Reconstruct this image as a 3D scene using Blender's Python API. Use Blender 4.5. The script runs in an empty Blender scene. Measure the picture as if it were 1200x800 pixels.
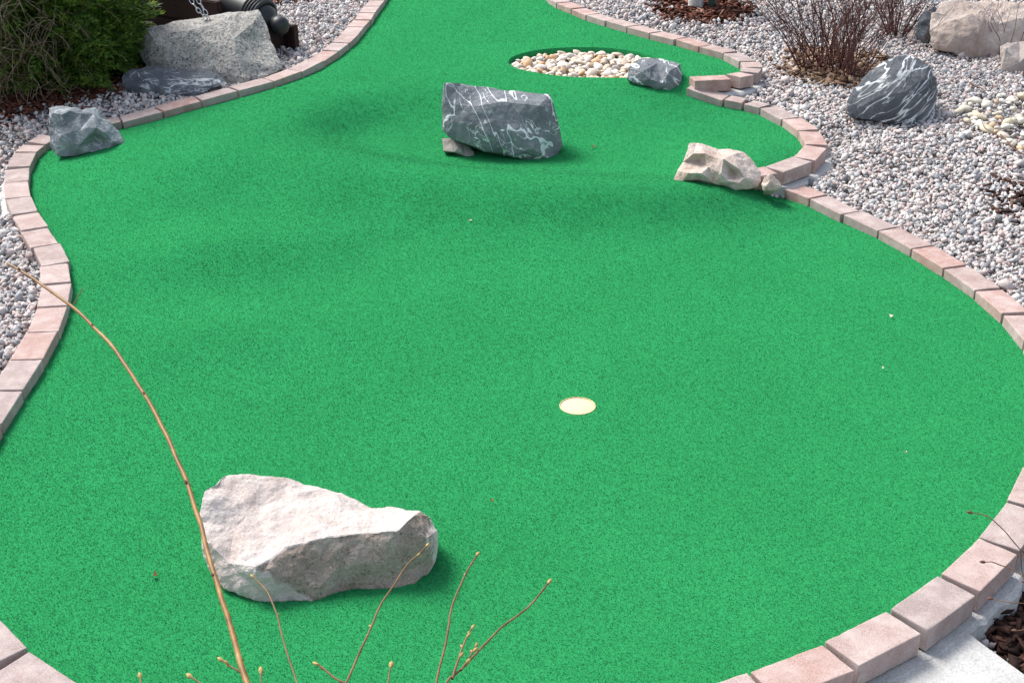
import bpy, bmesh, math, random
import numpy as np
from mathutils import Vector, noise, Matrix
from mathutils.geometry import delaunay_2d_cdt

random.seed(7); rng = np.random.default_rng(7)
scene = bpy.context.scene
COL = scene.collection

# ------------------------------------------------------------------ camera
F, PIT, CZ = 1500.0, math.radians(26), 1.79
cam = bpy.data.cameras.new('camera'); cam_o = bpy.data.objects.new('camera', cam); COL.objects.link(cam_o)
cam_o.location = (0, 0, CZ); cam_o.rotation_euler = (math.pi/2-PIT, 0, 0)
cam.sensor_width = 36; cam.lens = 45; cam.clip_start = 0.05; cam.clip_end = 500
scene.camera = cam_o
CP, SP = math.cos(PIT), math.sin(PIT)

def ray(px, py):
    u, v = (px-600)/F, (400-py)/F
    return Vector((u, CP+v*SP, -SP+v*CP))
def atz(px, py, z):
    d = ray(px, py); t = (z-CZ)/d.z
    return Vector((0, 0, CZ))+d*t
def aty(px, py, y):
    d = ray(px, py); return Vector((0, 0, CZ))+d*(y/d.y)
def atd(px, py, dist):
    d = ray(px, py).normalized(); return Vector((0, 0, CZ))+d*dist

# ------------------------------------------------------------------ object helpers
def tag(o, label=None, cat=None, group=None, kind=None):
    if label: o['label'] = label
    if cat: o['category'] = cat
    if group: o['group'] = group
    if kind: o['kind'] = kind
    return o
def empty(name, loc, label=None, cat=None, group=None):
    o = bpy.data.objects.new(name, None); COL.objects.link(o); o.location = loc
    o.empty_display_size = .05
    return tag(o, label, cat, group)
def link(name, me, mat, parent=None):
    o = bpy.data.objects.new(name, me); COL.objects.link(o)
    if mat and not me.materials: me.materials.append(mat)
    if parent:
        o.parent = parent
        o.matrix_parent_inverse = Matrix.Translation(-Vector(parent.location))
    return o
def bmobj(name, bm, mat, parent=None, smooth=False):
    me = bpy.data.meshes.new(name); bm.to_mesh(me); bm.free()
    if smooth: me.polygons.foreach_set('use_smooth', [True]*len(me.polygons))
    return link(name, me, mat, parent)
def npmesh(name, V, Fc, smooth=False):
    """V (n,3), Fc (m,k) all faces of k corners"""
    me = bpy.data.meshes.new(name); n = len(V); m, k = Fc.shape
    me.vertices.add(n); me.vertices.foreach_set('co', np.ascontiguousarray(V, np.float32).ravel())
    me.loops.add(m*k); me.loops.foreach_set('vertex_index', np.ascontiguousarray(Fc, np.int32).ravel())
    me.polygons.add(m); me.polygons.foreach_set('loop_start', np.arange(0, m*k, k, dtype=np.int32))
    me.polygons.foreach_set('loop_total', np.full(m, k, np.int32))
    if smooth: me.polygons.foreach_set('use_smooth', np.ones(m, bool))
    me.update(calc_edges=True); return me

# ------------------------------------------------------------------ material helpers
class MT:
    def __init__(s, name, rough=.8, spec=.3):
        s.m = bpy.data.materials.new(name); s.m.use_nodes = True
        s.nt = s.m.node_tree; s.b = s.nt.nodes['Principled BSDF']
        s.b.inputs['Roughness'].default_value = rough
        s.b.inputs['Specular IOR Level'].default_value = spec
        s.coord = s.nt.nodes.new('ShaderNodeTexCoord')
    def n(s, typ, **kw):
        nd = s.nt.nodes.new(typ)
        for k, v in kw.items(): setattr(nd, k, v)
        return nd
    def l(s, a, b): s.nt.links.new(a, b)
    def noise(s, scale, detail=4, rough=.55, vec=None, dist=0):
        t = s.n('ShaderNodeTexNoise'); t.inputs['Scale'].default_value = scale
        t.inputs['Detail'].default_value = detail; t.inputs['Roughness'].default_value = rough
        t.inputs['Distortion'].default_value = dist
        s.l(vec or s.coord.outputs['Object'], t.inputs['Vector']); return t.outputs['Fac']
    def vor(s, scale, feature='F1', out='Distance', vec=None):
        t = s.n('ShaderNodeTexVoronoi', feature=feature); t.inputs['Scale'].default_value = scale
        s.l(vec or s.coord.outputs['Object'], t.inputs['Vector']); return t.outputs[out]
    def ramp(s, fac, stops, interp='LINEAR'):
        r = s.n('ShaderNodeValToRGB'); e = r.color_ramp; e.interpolation = interp
        while len(e.elements) < len(stops): e.elements.new(.5)
        for el, (p, c) in zip(e.elements, stops):
            el.position = p
            if not hasattr(c, '__len__'): c = (c, c, c)
            el.color = (*c, 1)
        s.l(fac, r.inputs['Fac']); return r.outputs['Color']
    def mix(s, fac, a, b, mode='MIX'):
        m = s.n('ShaderNodeMix', data_type='RGBA', blend_type=mode)
        for sock, v in ((m.inputs[0], fac), (m.inputs[6], a), (m.inputs[7], b)):
            if hasattr(v, 'is_output'): s.l(v, sock)
            elif hasattr(v, '__len__'): sock.default_value = (*v, 1)
            else: sock.default_value = v
        return m.outputs[2]
    def math(s, op, a, b=0.0):
        m = s.n('ShaderNodeMath', operation=op)
        for i, v in enumerate((a, b)):
            if hasattr(v, 'is_output'): s.l(v, m.inputs[i])
            else: m.inputs[i].default_value = v
        return m.outputs[0]
    def warp(s, scale, amt, base=None):
        t = s.n('ShaderNodeTexNoise'); t.inputs['Scale'].default_value = scale; t.inputs['Detail'].default_value = 3
        s.l(base or s.coord.outputs['Object'], t.inputs['Vector'])
        a = s.n('ShaderNodeVectorMath', operation='SUBTRACT'); s.l(t.outputs['Color'], a.inputs[0]); a.inputs[1].default_value = (.5, .5, .5)
        b = s.n('ShaderNodeVectorMath', operation='SCALE'); s.l(a.outputs[0], b.inputs[0]); b.inputs['Scale'].default_value = amt
        c = s.n('ShaderNodeVectorMath', operation='ADD'); s.l(base or s.coord.outputs['Object'], c.inputs[0]); s.l(b.outputs[0], c.inputs[1])
        return c.outputs[0]
    def mapping(s, scale=(1, 1, 1), rot=(0, 0, 0)):
        m = s.n('ShaderNodeMapping', vector_type='TEXTURE'); m.inputs['Scale'].default_value = tuple(1/k for k in scale); m.inputs['Rotation'].default_value = rot
        lo = s.n('ShaderNodeObjectInfo'); ad = s.n('ShaderNodeVectorMath', operation='ADD'); s.l(lo.outputs['Location'], ad.inputs[0]); s.l(s.coord.outputs['Object'], ad.inputs[1])
        s.l(ad.outputs[0], m.inputs['Vector']); return m.outputs[0]
    def island(s): return s.n('ShaderNodeNewGeometry').outputs['Random Per Island']
    def objrand(s): return s.n('ShaderNodeObjectInfo').outputs['Random']
    def color(s, c):
        if hasattr(c, 'is_output'): s.l(c, s.b.inputs['Base Color'])
        else: s.b.inputs['Base Color'].default_value = (*c, 1)
        return s
    def bump(s, h, strength=.5, dist=.01):
        b = s.n('ShaderNodeBump'); b.inputs['Strength'].default_value = strength; b.inputs['Distance'].default_value = dist
        s.l(h, b.inputs['Height']); s.l(b.outputs[0], s.b.inputs['Normal']); return s

# turf
t = MT('turf_backing', .9, .1)
c = (t.ramp(t.noise(2.2, 5), [(.3, (.022, .215, .070)), (.7, (.025, .245, .082))]))
df = t.n('ShaderNodeBsdfDiffuse'); t.l(c, df.inputs['Color']); t.l(df.outputs[0], t.nt.nodes['Material Output'].inputs['Surface'])
M_TURF = t.m
t = MT('turf_fibre', .6, .25)
c = t.ramp(t.island(), [(0, (.025, .228, .076)), (.5, (.031, .282, .096)), (.95, (.040, .32, .116)), (1, (.07, .38, .165))])
c = t.mix(t.ramp(t.noise(1.3, 5, .6), [(.35, 0), (.7, .3)]), c, (.024, .235, .078))
c = t.mix(t.ramp(t.noise(7, 6, .7), [(.52, 0), (.74, .14)]), c, (.024, .20, .066))
t.color(c)
an = t.n('ShaderNodeAttribute', attribute_name='nap'); df = t.n('ShaderNodeBsdfDiffuse'); t.l(c, df.inputs['Color']); t.l(an.outputs['Vector'], df.inputs['Normal'])
t.l(df.outputs[0], t.nt.nodes['Material Output'].inputs['Surface'])
t.m.cycles.use_bump_map_correction = False
M_FIBRE = t.m
# pavers
t = MT('concrete_paver', .85, .2)
r = t.objrand()
base = t.ramp(r, [(0, (.36, .225, .195)), (.25, (.40, .285, .255)), (.5, (.31, .25, .235)), (.75, (.41, .315, .29)), (1, (.29, .205, .185))])
fine = t.ramp(t.noise(380, 3, .75), [(.34, .5), (.5, 1), (.68, 1.2)])
c = t.mix(1, base, fine, 'MULTIPLY')
patch = t.ramp(t.noise(14, 5, .6), [(.42, 0), (.72, .6)])
c = t.mix(patch, c, (.53, .455, .425))
dark = t.ramp(t.noise(19, 6, .75), [(.30, .75), (.46, 0)])
c = t.mix(dark, c, (.3, .2, .175))
t.color(c); t.bump(t.noise(300, 4, .7), .45, .003)
M_PAVER = t.m
# concrete
t = MT('pale_concrete', .9, .2)
c = t.ramp(t.noise(9, 6, .65), [(.3, (.40, .395, .38)), (.6, (.53, .525, .51)), (.8, (.60, .595, .58))])
c = t.mix(1, c, t.ramp(t.noise(200, 3), [(.35, .75), (.55, 1)]), 'MULTIPLY')
t.color(c); t.bump(t.noise(70, 6, .7), .6, .008)
M_CONC = t.m
# gravel
GR = [(0, (.54, .49, .465)), (.14, (.34, .345, .36)), (.26, (.64, .595, .56)), (.40, (.50, .385, .355)), (.52, (.25, .265, .285)),
      (.60, (.58, .49, .46)), (.71, (.42, .425, .43)), (.79, (.70, .665, .64)), (.88, (.38, .275, .25)), (.94, (.11, .11, .118))]
t = MT('crushed_gravel', .8, .3)
c = t.ramp(t.island(), GR, 'CONSTANT')
c = t.mix(1, c, t.ramp(t.noise(260, 3, .7), [(.3, .66), (.6, 1.06)]), 'MULTIPLY'); c = t.mix(.22, c, (.36, .345, .335))
t.color(c)
M_GRAVEL = t.m
t = MT('gravel_ground', .95, .1)
v = t.n('ShaderNodeTexVoronoi'); v.inputs['Scale'].default_value = 75; t.l(t.coord.outputs['Object'], v.inputs['Vector'])
sp = t.n('ShaderNodeSeparateColor'); t.l(v.outputs['Color'], sp.inputs[0])
c = t.ramp(sp.outputs[0], [(p, tuple(k*.72 for k in q)) for p, q in GR], 'CONSTANT')
c = t.mix(t.ramp(v.outputs['Distance'], [(.35, 0), (.8, .6)]), c, (.14, .125, .115))
t.color(c); t.bump(v.outputs['Distance'], -.8, .012)
M_GROUND = t.m
# mulch
def chip_mat(name, stops):
    t = MT(name, .9, .15); c = t.ramp(t.island(), stops)
    c = t.mix(1, c, t.ramp(t.noise(120, 3), [(.3, .7), (.65, 1.1)]), 'MULTIPLY'); t.color(c); return t.m
M_REDMULCH = chip_mat('red_mulch', [(0, (.035, .012, .008)), (.5, (.085, .028, .017)), (.85, (.15, .055, .035)), (1, (.26, .15, .11))])
M_DARKMULCH = chip_mat('brown_mulch', [(0, (.02, .011, .009)), (.6, (.055, .026, .02)), (.9, (.11, .055, .04)), (1, (.22, .14, .1))])
M_LITTER = chip_mat('dry_litter', [(0, (.10, .055, .035)), (.5, (.20, .125, .08)), (.85, (.32, .22, .15)), (1, (.42, .32, .24))])
t = MT('mulch_soil', 1, .05)
t.color(t.ramp(t.noise(40, 6, .7), [(.3, (.014, .007, .005)), (.7, (.06, .022, .015))])); t.bump(t.noise(60, 5), .8, .01)
M_SOIL = t.m
# rocks
def rock_mat(name, stops, speck=None, veins=(), sscale=9, bumpd=.006, bscale=45, specks=320, contours=(), grain_shade=False):
    t = MT(name, .82, .25)
    c = t.ramp(t.noise(sscale, 7, .65, dist=.4), stops)
    if speck:
        for (lo, hi, col, amt, sc) in speck:
            c = t.mix(t.ramp(t.noise(sc, 3, .75), [(lo, 0), (hi, amt)]), c, col)
    for (scale, rot, sc, wd, amt, col, wamt, wscale) in veins:
        vec = t.warp(wscale, wamt, t.mapping(sc, rot))
        d = t.vor(scale, 'DISTANCE_TO_EDGE', 'Distance', vec)
        msk = t.ramp(t.noise(wscale*.9, 3), [(.38, 0), (.52, 1)])
        f = t.math('MULTIPLY', t.ramp(d, [(0, amt), (wd*.5, amt*.85), (wd, 0)]), msk)
        c = t.mix(f, c, col)
    for (scale, rot, sc, wd, amt, col, dst, mlo) in contours:
        vec = t.mapping(sc, rot)
        nz = t.noise(scale, 3, .5, vec, dst)
        d = t.math('ABSOLUTE', t.math('SUBTRACT', nz, .5))
        wv = t.math('MULTIPLY', t.noise(scale*2.3, 3), wd*2)
        q = t.math('DIVIDE', d, wv)
        f = t.math('MULTIPLY', t.ramp(q, [(0, amt), (.55, amt*.9), (1, 0)]), t.ramp(t.noise(scale*1.4, 3), [(mlo, 0), (mlo+.12, 1)]))
        c = t.mix(f, c, col)
    if grain_shade:  # brown broken grain, with the front face's shade painted into the colour
        a_ = t.n('ShaderNodeAttribute', attribute_name='grain_shade').outputs['Fac']
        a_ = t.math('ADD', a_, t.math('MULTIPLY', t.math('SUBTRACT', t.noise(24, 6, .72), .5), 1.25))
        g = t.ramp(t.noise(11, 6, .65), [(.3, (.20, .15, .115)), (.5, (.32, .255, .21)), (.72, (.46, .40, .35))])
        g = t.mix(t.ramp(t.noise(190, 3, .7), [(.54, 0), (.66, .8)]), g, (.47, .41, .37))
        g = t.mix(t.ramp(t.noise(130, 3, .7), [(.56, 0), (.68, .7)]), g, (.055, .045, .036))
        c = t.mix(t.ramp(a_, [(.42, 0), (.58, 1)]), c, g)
    t.color(c)
    h = t.math('ADD', t.math('MULTIPLY', t.noise(bscale, 8, .7), 1.0), t.math('MULTIPLY', t.noise(specks, 3, .6), .25))
    fg = t.ramp(t.noise(specks*1.6, 2, .8), [(.32, .72), (.5, 1), (.68, 1.14)]); t.color(t.mix(1, c, fg, 'MULTIPLY'))
    t.bump(h, 1, bumpd); return t.m
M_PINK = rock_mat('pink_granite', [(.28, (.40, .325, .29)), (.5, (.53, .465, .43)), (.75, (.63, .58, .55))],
    [(.56, .70, (.30, .24, .20), .55, 240), (.62, .74, (.30, .33, .36), .5, 34), (.6, .72, (.72, .66, .63), .5, 150)], sscale=6, grain_shade=True)
M_GRANITE = rock_mat('grey_granite', [(.3, (.25, .235, .205)), (.5, (.37, .355, .325)), (.72, (.47, .45, .40))],
    [(.50, .60, (.085, .085, .09), .85, 75), (.54, .66, (.64, .62, .585), .8, 90), (.60, .72, (.30, .29, .12), .35, 7)], sscale=7, bumpd=.012, bscale=30)
W = (.68, .70, .71)
M_VEIN = rock_mat('dark_veined_marble', [(.3, (.105, .115, .128)), (.5, (.165, .178, .192)), (.75, (.26, .265, .275))],
    [(.62, .72, (.44, .45, .46), .8, 9), (.58, .7, (.26, .25, .26), .6, 30)],
    sscale=8, contours=[(3.0, (0, 1.0, 0), (.8, .9, 2.4), .0145, 1, W, .9, .28), (5.0, (0, .75, 0), (.7, 1, 2.2), .008, .95, W, 1.2, .40), (9, (.5, .2, .2), (1, 1, 1), .014, .7, W, 1.2, .54)])
M_VEIN2 = rock_mat('dark_striped_marble', [(.3, (.055, .062, .072)), (.5, (.092, .10, .112)), (.75, (.16, .165, .175))],
    [(.66, .78, (.4, .42, .43), .6, 12)],
    sscale=9, contours=[(3.0, (0, -.66, 0), (.8, 1.0, 5.0), .022, .92, W, .3, .34), (5.0, (0, -.6, .2), (.8, 1, 4.6), .018, .85, W, .4, .38), (12, (0, -.7, 0), (.7, 1, 3.4), .018, .5, W, .5, .5)])
M_SLATE = rock_mat('blue_grey_slate', [(.3, (.105, .12, .135)), (.5, (.17, .19, .205)), (.72, (.28, .30, .315))],
    [(.60, .74, (.46, .49, .50), .7, 22)],
    sscale=7, contours=[(5, (.2, .2, .1), (1, 1, 2.8), .018, .7, (.46, .49, .51), .6, .42), (11, (.1, .3, .1), (1, 1, 3), .02, .6, (.40, .43, .45), .5, .45)])
M_SLATEDK = rock_mat('dark_slate', [(.3, (.055, .065, .078)), (.5, (.10, .112, .125)), (.75, (.19, .205, .22))],
    [(.62, .76, (.42, .44, .46), .7, 26)],
    sscale=8, contours=[(4, (.1, .15, .1), (1, 1, 2.4), .013, .6, W, .8, .44), (10, (.1, .2, .1), (1, 1, 2.4), .02, .7, W, .9, .48)])
M_CREAM = rock_mat('cream_limestone', [(.3, (.40, .285, .225)), (.5, (.53, .43, .37)), (.75, (.63, .56, .52))],
    [(.60, .72, (.34, .20, .12), .45, 16), (.60, .72, (.70, .66, .62), .6, 40), (.64, .74, (.34, .31, .30), .5, 23)], sscale=9)
M_TAN = rock_mat('tan_sandstone', [(.3, (.31, .235, .195)), (.5, (.43, .35, .30)), (.75, (.54, .47, .42))],
    [(.58, .72, (.30, .27, .27), .6, 12), (.6, .7, (.60, .56, .52), .6, 60)], sscale=4)
M_GREYTAN = rock_mat('grey_tan_stone', [(.3, (.27, .22, .2)), (.5, (.37, .32, .29)), (.75, (.48, .43, .39))],
    [(.58, .72, (.22, .2, .2), .6, 18)], sscale=6)
# pebbles
def pebble_mat(name, stops):
    t = MT(name, .6, .35)
    c = t.ramp(t.objrand(), stops, 'CONSTANT')
    c = t.mix(t.ramp(t.noise(22, 5, .6), [(.45, 0), (.7, .55)]), c, (.42, .29, .17))
    c = t.mix(t.ramp(t.noise(60, 4, .6), [(.5, 0), (.7, .5)]), c, (.66, .62, .56))
    t.color(c); t.bump(t.noise(90, 4), .25, .003); return t.m
M_PEB = pebble_mat('cream_pebble', [(0, (.62, .53, .43)), (.2, (.66, .60, .53)), (.38, (.52, .40, .29)), (.5, (.70, .66, .6)), (.66, (.46, .42, .38)), (.76, (.60, .47, .35)), (.9, (.50, .28, .13))])
M_YEL = pebble_mat('yellowish_pebble', [(0, (.58, .53, .42)), (.25, (.62, .59, .51)), (.5, (.55, .49, .35)), (.75, (.64, .61, .56)), (.92, (.50, .35, .2))])
# misc
def plain(name, col, rough=.6, spec=.4, metal=0, var=.25, scale=60, bumpd=.002, bs=.3):
    t = MT(name, rough, spec); t.b.inputs['Metallic'].default_value = metal
    c = t.mix(1, col, t.ramp(t.noise(scale, 5, .6), [(.3, 1-var), (.7, 1+var)]), 'MULTIPLY')
    t.color(c); t.bump(t.noise(scale*2.5, 4), bs, bumpd); return t.m
M_IRON = plain('black_painted_iron', (.010, .011, .013), .5, .5, 0, .3, 30)
M_STEEL = plain('galvanised_steel', (.55, .56, .58), .35, .5, .9)
t = MT('dark_stained_timber', .7, .3)
w = t.noise(14, 6, .65, t.mapping((1, 12, 12)))
t.color(t.ramp(w, [(.3, (.012, .005, .004)), (.6, (.030, .012, .010)), (.8, (.06, .028, .022))])); t.bump(w, .5, .004)
M_TIMBER = t.m
M_BARK = plain('pale_bark', (.42, .40, .37), .9, .1, 0, .35, 40, .006, .7)
M_STAKE = plain('green_metal_stake', (.015, .045, .035), .5)
M_CUP = plain('cream_plastic', (.60, .51, .30), .55, .3, 0, .06, 30)
M_RIM = plain('rusty_cup_rim', (.56, .46, .25), .6, .3)
t = MT('red_twig_bark', .6, .3); t.color(t.ramp(t.island(), [(0, (.035, .012, .011)), (.5, (.075, .024, .021)), (1, (.14, .055, .045))])); M_REDTWIG = t.m
t = MT('orange_cane_bark', .5, .35)
t.color(t.ramp(t.noise(28, 5, .6), [(.3, (.115, .046, .010)), (.55, (.235, .118, .026)), (.8, (.36, .23, .085))])); t.bump(t.noise(160, 3), .4, .001); M_CANE = t.m
t = MT('brown_twig_bark', .6, .3)
t.color(t.ramp(t.noise(40, 4, .6), [(.3, (.085, .042, .018)), (.7, (.22, .125, .055))])); M_TWIG = t.m
M_BUD = plain('yellow_green_bud', (.34, .25, .085), .6, .3, 0, .3, 300)
M_BUDB = plain('brown_bud', (.12, .055, .035), .6, .3, 0, .3, 300)
t = MT('cedar_foliage', .6, .25)
c = t.ramp(t.island(), [(0, (.030, .070, .018)), (.3, (.068, .150, .028)), (.65, (.13, .235, .036)), (1, (.25, .32, .055))])
t.color(c); t.b.inputs['Subsurface Weight'].default_value = 0
tr_ = t.n('ShaderNodeBsdfTranslucent'); t.l(c, tr_.inputs['Color']); mx = t.n('ShaderNodeMixShader'); mx.inputs[0].default_value = .42
t.l(t.b.outputs[0], mx.inputs[1]); t.l(tr_.outputs[0], mx.inputs[2]); t.l(mx.outputs[0], t.nt.nodes['Material Output'].inputs['Surface'])
M_CEDAR = t.m
t = MT('dead_twig', .8, .2); t.color(t.ramp(t.island(), [(0, (.12, .08, .05)), (.6, (.24, .18, .12)), (1, (.38, .31, .22))])); M_DEAD = t.m
M_PETAL = plain('dry_petal', (.62, .55, .42), .8, .2)
M_LEAF = plain('brown_leaf', (.25, .13, .05), .8, .2)

# ------------------------------------------------------------------ splines / thin plate
def catmull(P, step=.01):
    P = [np.array(p, float) for p in P]; out = []
    P = [2*P[0]-P[1]]+P+[2*P[-1]-P[-2]]
    for i in range(1, len(P)-2):
        a, b, c, d = P[i-1:i+3]
        n = max(2, int(np.linalg.norm(c-b)/step))
        for k in range(n):
            s = k/n
            out.append(.5*((2*b)+(c-a)*s+(2*a-5*b+4*c-d)*s*s+(3*b-a-3*c+d)*s**3))
    out.append(P[-2]); return np.array(out)
def smooth_line(L, n=6):
    L = L.copy()
    for _ in range(n): L[1:-1] = .25*L[:-2]+.5*L[1:-1]+.25*L[2:]
    return L
def resample(L, step):
    d = np.r_[0, np.cumsum(np.linalg.norm(np.diff(L[:, :2], axis=0), axis=1))]
    n = max(1, int(round(d[-1]/step))); s = np.linspace(0, d[-1], n+1)
    return np.stack([np.interp(s, d, L[:, k]) for k in range(L.shape[1])], 1)
def normals_left(L):
    tng = np.gradient(L[:, :2], axis=0); tng /= np.linalg.norm(tng, axis=1)[:, None]
    return np.stack([-tng[:, 1], tng[:, 0]], 1)
class TPS:
    def __init__(s, pts, lam=1e-4):
        P = np.array(pts, float); s.X = P[:, :2]; n = len(P)
        K = s.k(s.X); A = np.zeros((n+3, n+3)); A[:n, :n] = K+lam*np.eye(n)
        Q = np.c_[np.ones(n), s.X]; A[:n, n:] = Q; A[n:, :n] = Q.T
        s.w = np.linalg.solve(A, np.r_[P[:, 2], 0, 0, 0])
    def k(s, Y):
        d = np.linalg.norm(Y[:, None]-s.X[None], axis=2)+1e-9
        return d*d*np.log(d)
    def __call__(s, Y):
        Y = np.atleast_2d(np.asarray(Y, float)); out = np.empty(len(Y))
        for i in range(0, len(Y), 20000):
            y = Y[i:i+20000]; out[i:i+20000] = s.k(y)@s.w[:-3]+np.c_[np.ones(len(y)), y]@s.w[-3:]
        return out
def inpoly(P, poly):
    P = np.asarray(P); x, y = P[:, 0], P[:, 1]; r = np.zeros(len(P), bool); q = np.roll(poly, 1, axis=0)
    for (x0, y0), (x1, y1) in zip(poly, q):
        if y0 == y1: continue
        r ^= ((y0 > y) != (y1 > y)) & (x < (x1-x0)*(y-y0)/(y1-y0)+x0)
    return r

# ------------------------------------------------------------------ edging runs  (inner top edge: px, py, z)
def Z(z, *pp): return [(a, b, z) for a, b in pp]
lower = Z(0, (910, 217), (957, 236.5), (994, 254.5), (1044, 277), (1082, 300), (1122, 325), (1160, 354), (1189, 384), (1212, 420), (1228, 462),
          (1222, 505), (1200, 546), (1184, 582), (1149, 627), (1103, 669), (1038, 716), (943, 763), (847, 798), (740, 831), (620, 858), (500, 868),
          (380, 863), (260, 849), (160, 828), (92, 802), (57, 782), (0, 730), (-28, 690))
left = Z(0, (-42, 640), (-40, 590), (-25, 542), (0, 498), (22, 463), (48, 425), (69, 386), (81.5, 349), (84, 317), (74, 293), (62, 273), (49, 255),
         (40, 239), (34, 222), (33, 205), (36, 189))+[(45, 175, .005), (57, 166, .012), (75, 158, .02), (100, 151, .03), (140, 143.5, .045),
         (174, 135.6, .06), (206, 126, .075), (240, 117, .09), (270, 109.4, .1), (298, 101.2, .11), (322, 94.8, .12), (355, 83, .13), (369, 77.3, .135), (381, 70.6, .14)]+Z(.145,
         (397, 60.4), (406, 53.4), (415, 45.2), (423, 38), (428, 30.6), (433.5, 24.8), (441, 11.7), (449.5, 1.5), (458, -12), (466, -27), (473, -43), (480, -60))
upper = Z(.15, (596, -62), (607, -48), (619, -33), (632, -15), (645.7, 0), (668.7, 10), (686, 17.4), (705, 23.4), (726, 29.5), (749.6, 36), (773, 42.3),
          (798.4, 48.3), (823, 56), (845, 62), (861, 68.4), (870, 77), (868, 83.4), (855, 87), (835, 89), (815, 89.7), (791, 90))
bulge = [(804, 103, .114), (815, 106.5, .105), (849, 117.7, .08), (884, 124.5, .07)]+Z(.07, (911, 136.3), (932, 150.4), (944, 164), (943, 174.5), (930, 184),
         (904, 194), (892, 196), (868, 199.5), (852, 202))
def run3(pts):
    W3 = [tuple(atz(a, b, z)) for a, b, z in pts]
    return smooth_line(catmull(W3, .01), 10)
RUN = {k: run3(v) for k, v in dict(lower=lower, left=left, upper=upper, bulge=bulge).items()}

def offset(L, d):
    n = normals_left(L); o = L.copy(); o[:, :2] += n*d; return o
LABEL = {'lower': ('pinkish paver border along the right and near side of the lower green', 'border'),
         'left': ('long curving pinkish paver border down the left side of the green', 'border'),
         'upper': ('raised pinkish paver border round the upper tongue of green by the pebble hole', 'border'),
         'bulge': ('pinkish paver border round the middle green beside the striped rock', 'border')}
_BP = []
def brick_proto():
    if _BP: return _BP[0]
    hd = (.1, .05, .03); ax = []
    for h, n in zip(hd, (12, 6, 4)):
        e = [0, .0015, .003, .0045, .007]; c = list(np.linspace(-h+.007, h-.007, n))[1:-1]
        ax.append([-h+k for k in e]+c+[h-k for k in e[::-1]])
    V, idx, Q = [], {}, []
    def vid(c):
        c = tuple(round(k, 6) for k in c)
        if c not in idx: idx[c] = len(V); V.append(c)
        return idx[c]
    for d in range(3):
        u, v = (d+1) % 3, (d+2) % 3
        for sgn in (-1, 1):
            for i in range(len(ax[u])-1):
                for j in range(len(ax[v])-1):
                    q = []
                    for a, b in ((i, j), (i+1, j), (i+1, j+1), (i, j+1)):
                        c = [0, 0, 0]; c[d] = sgn*hd[d]; c[u] = ax[u][a]; c[v] = ax[v][b]; q.append(vid(c))
                    Q.append(tuple(q if sgn > 0 else q[::-1]))
    _BP.append((np.array(V), np.array(Q), hd)); return _BP[0]
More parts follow.
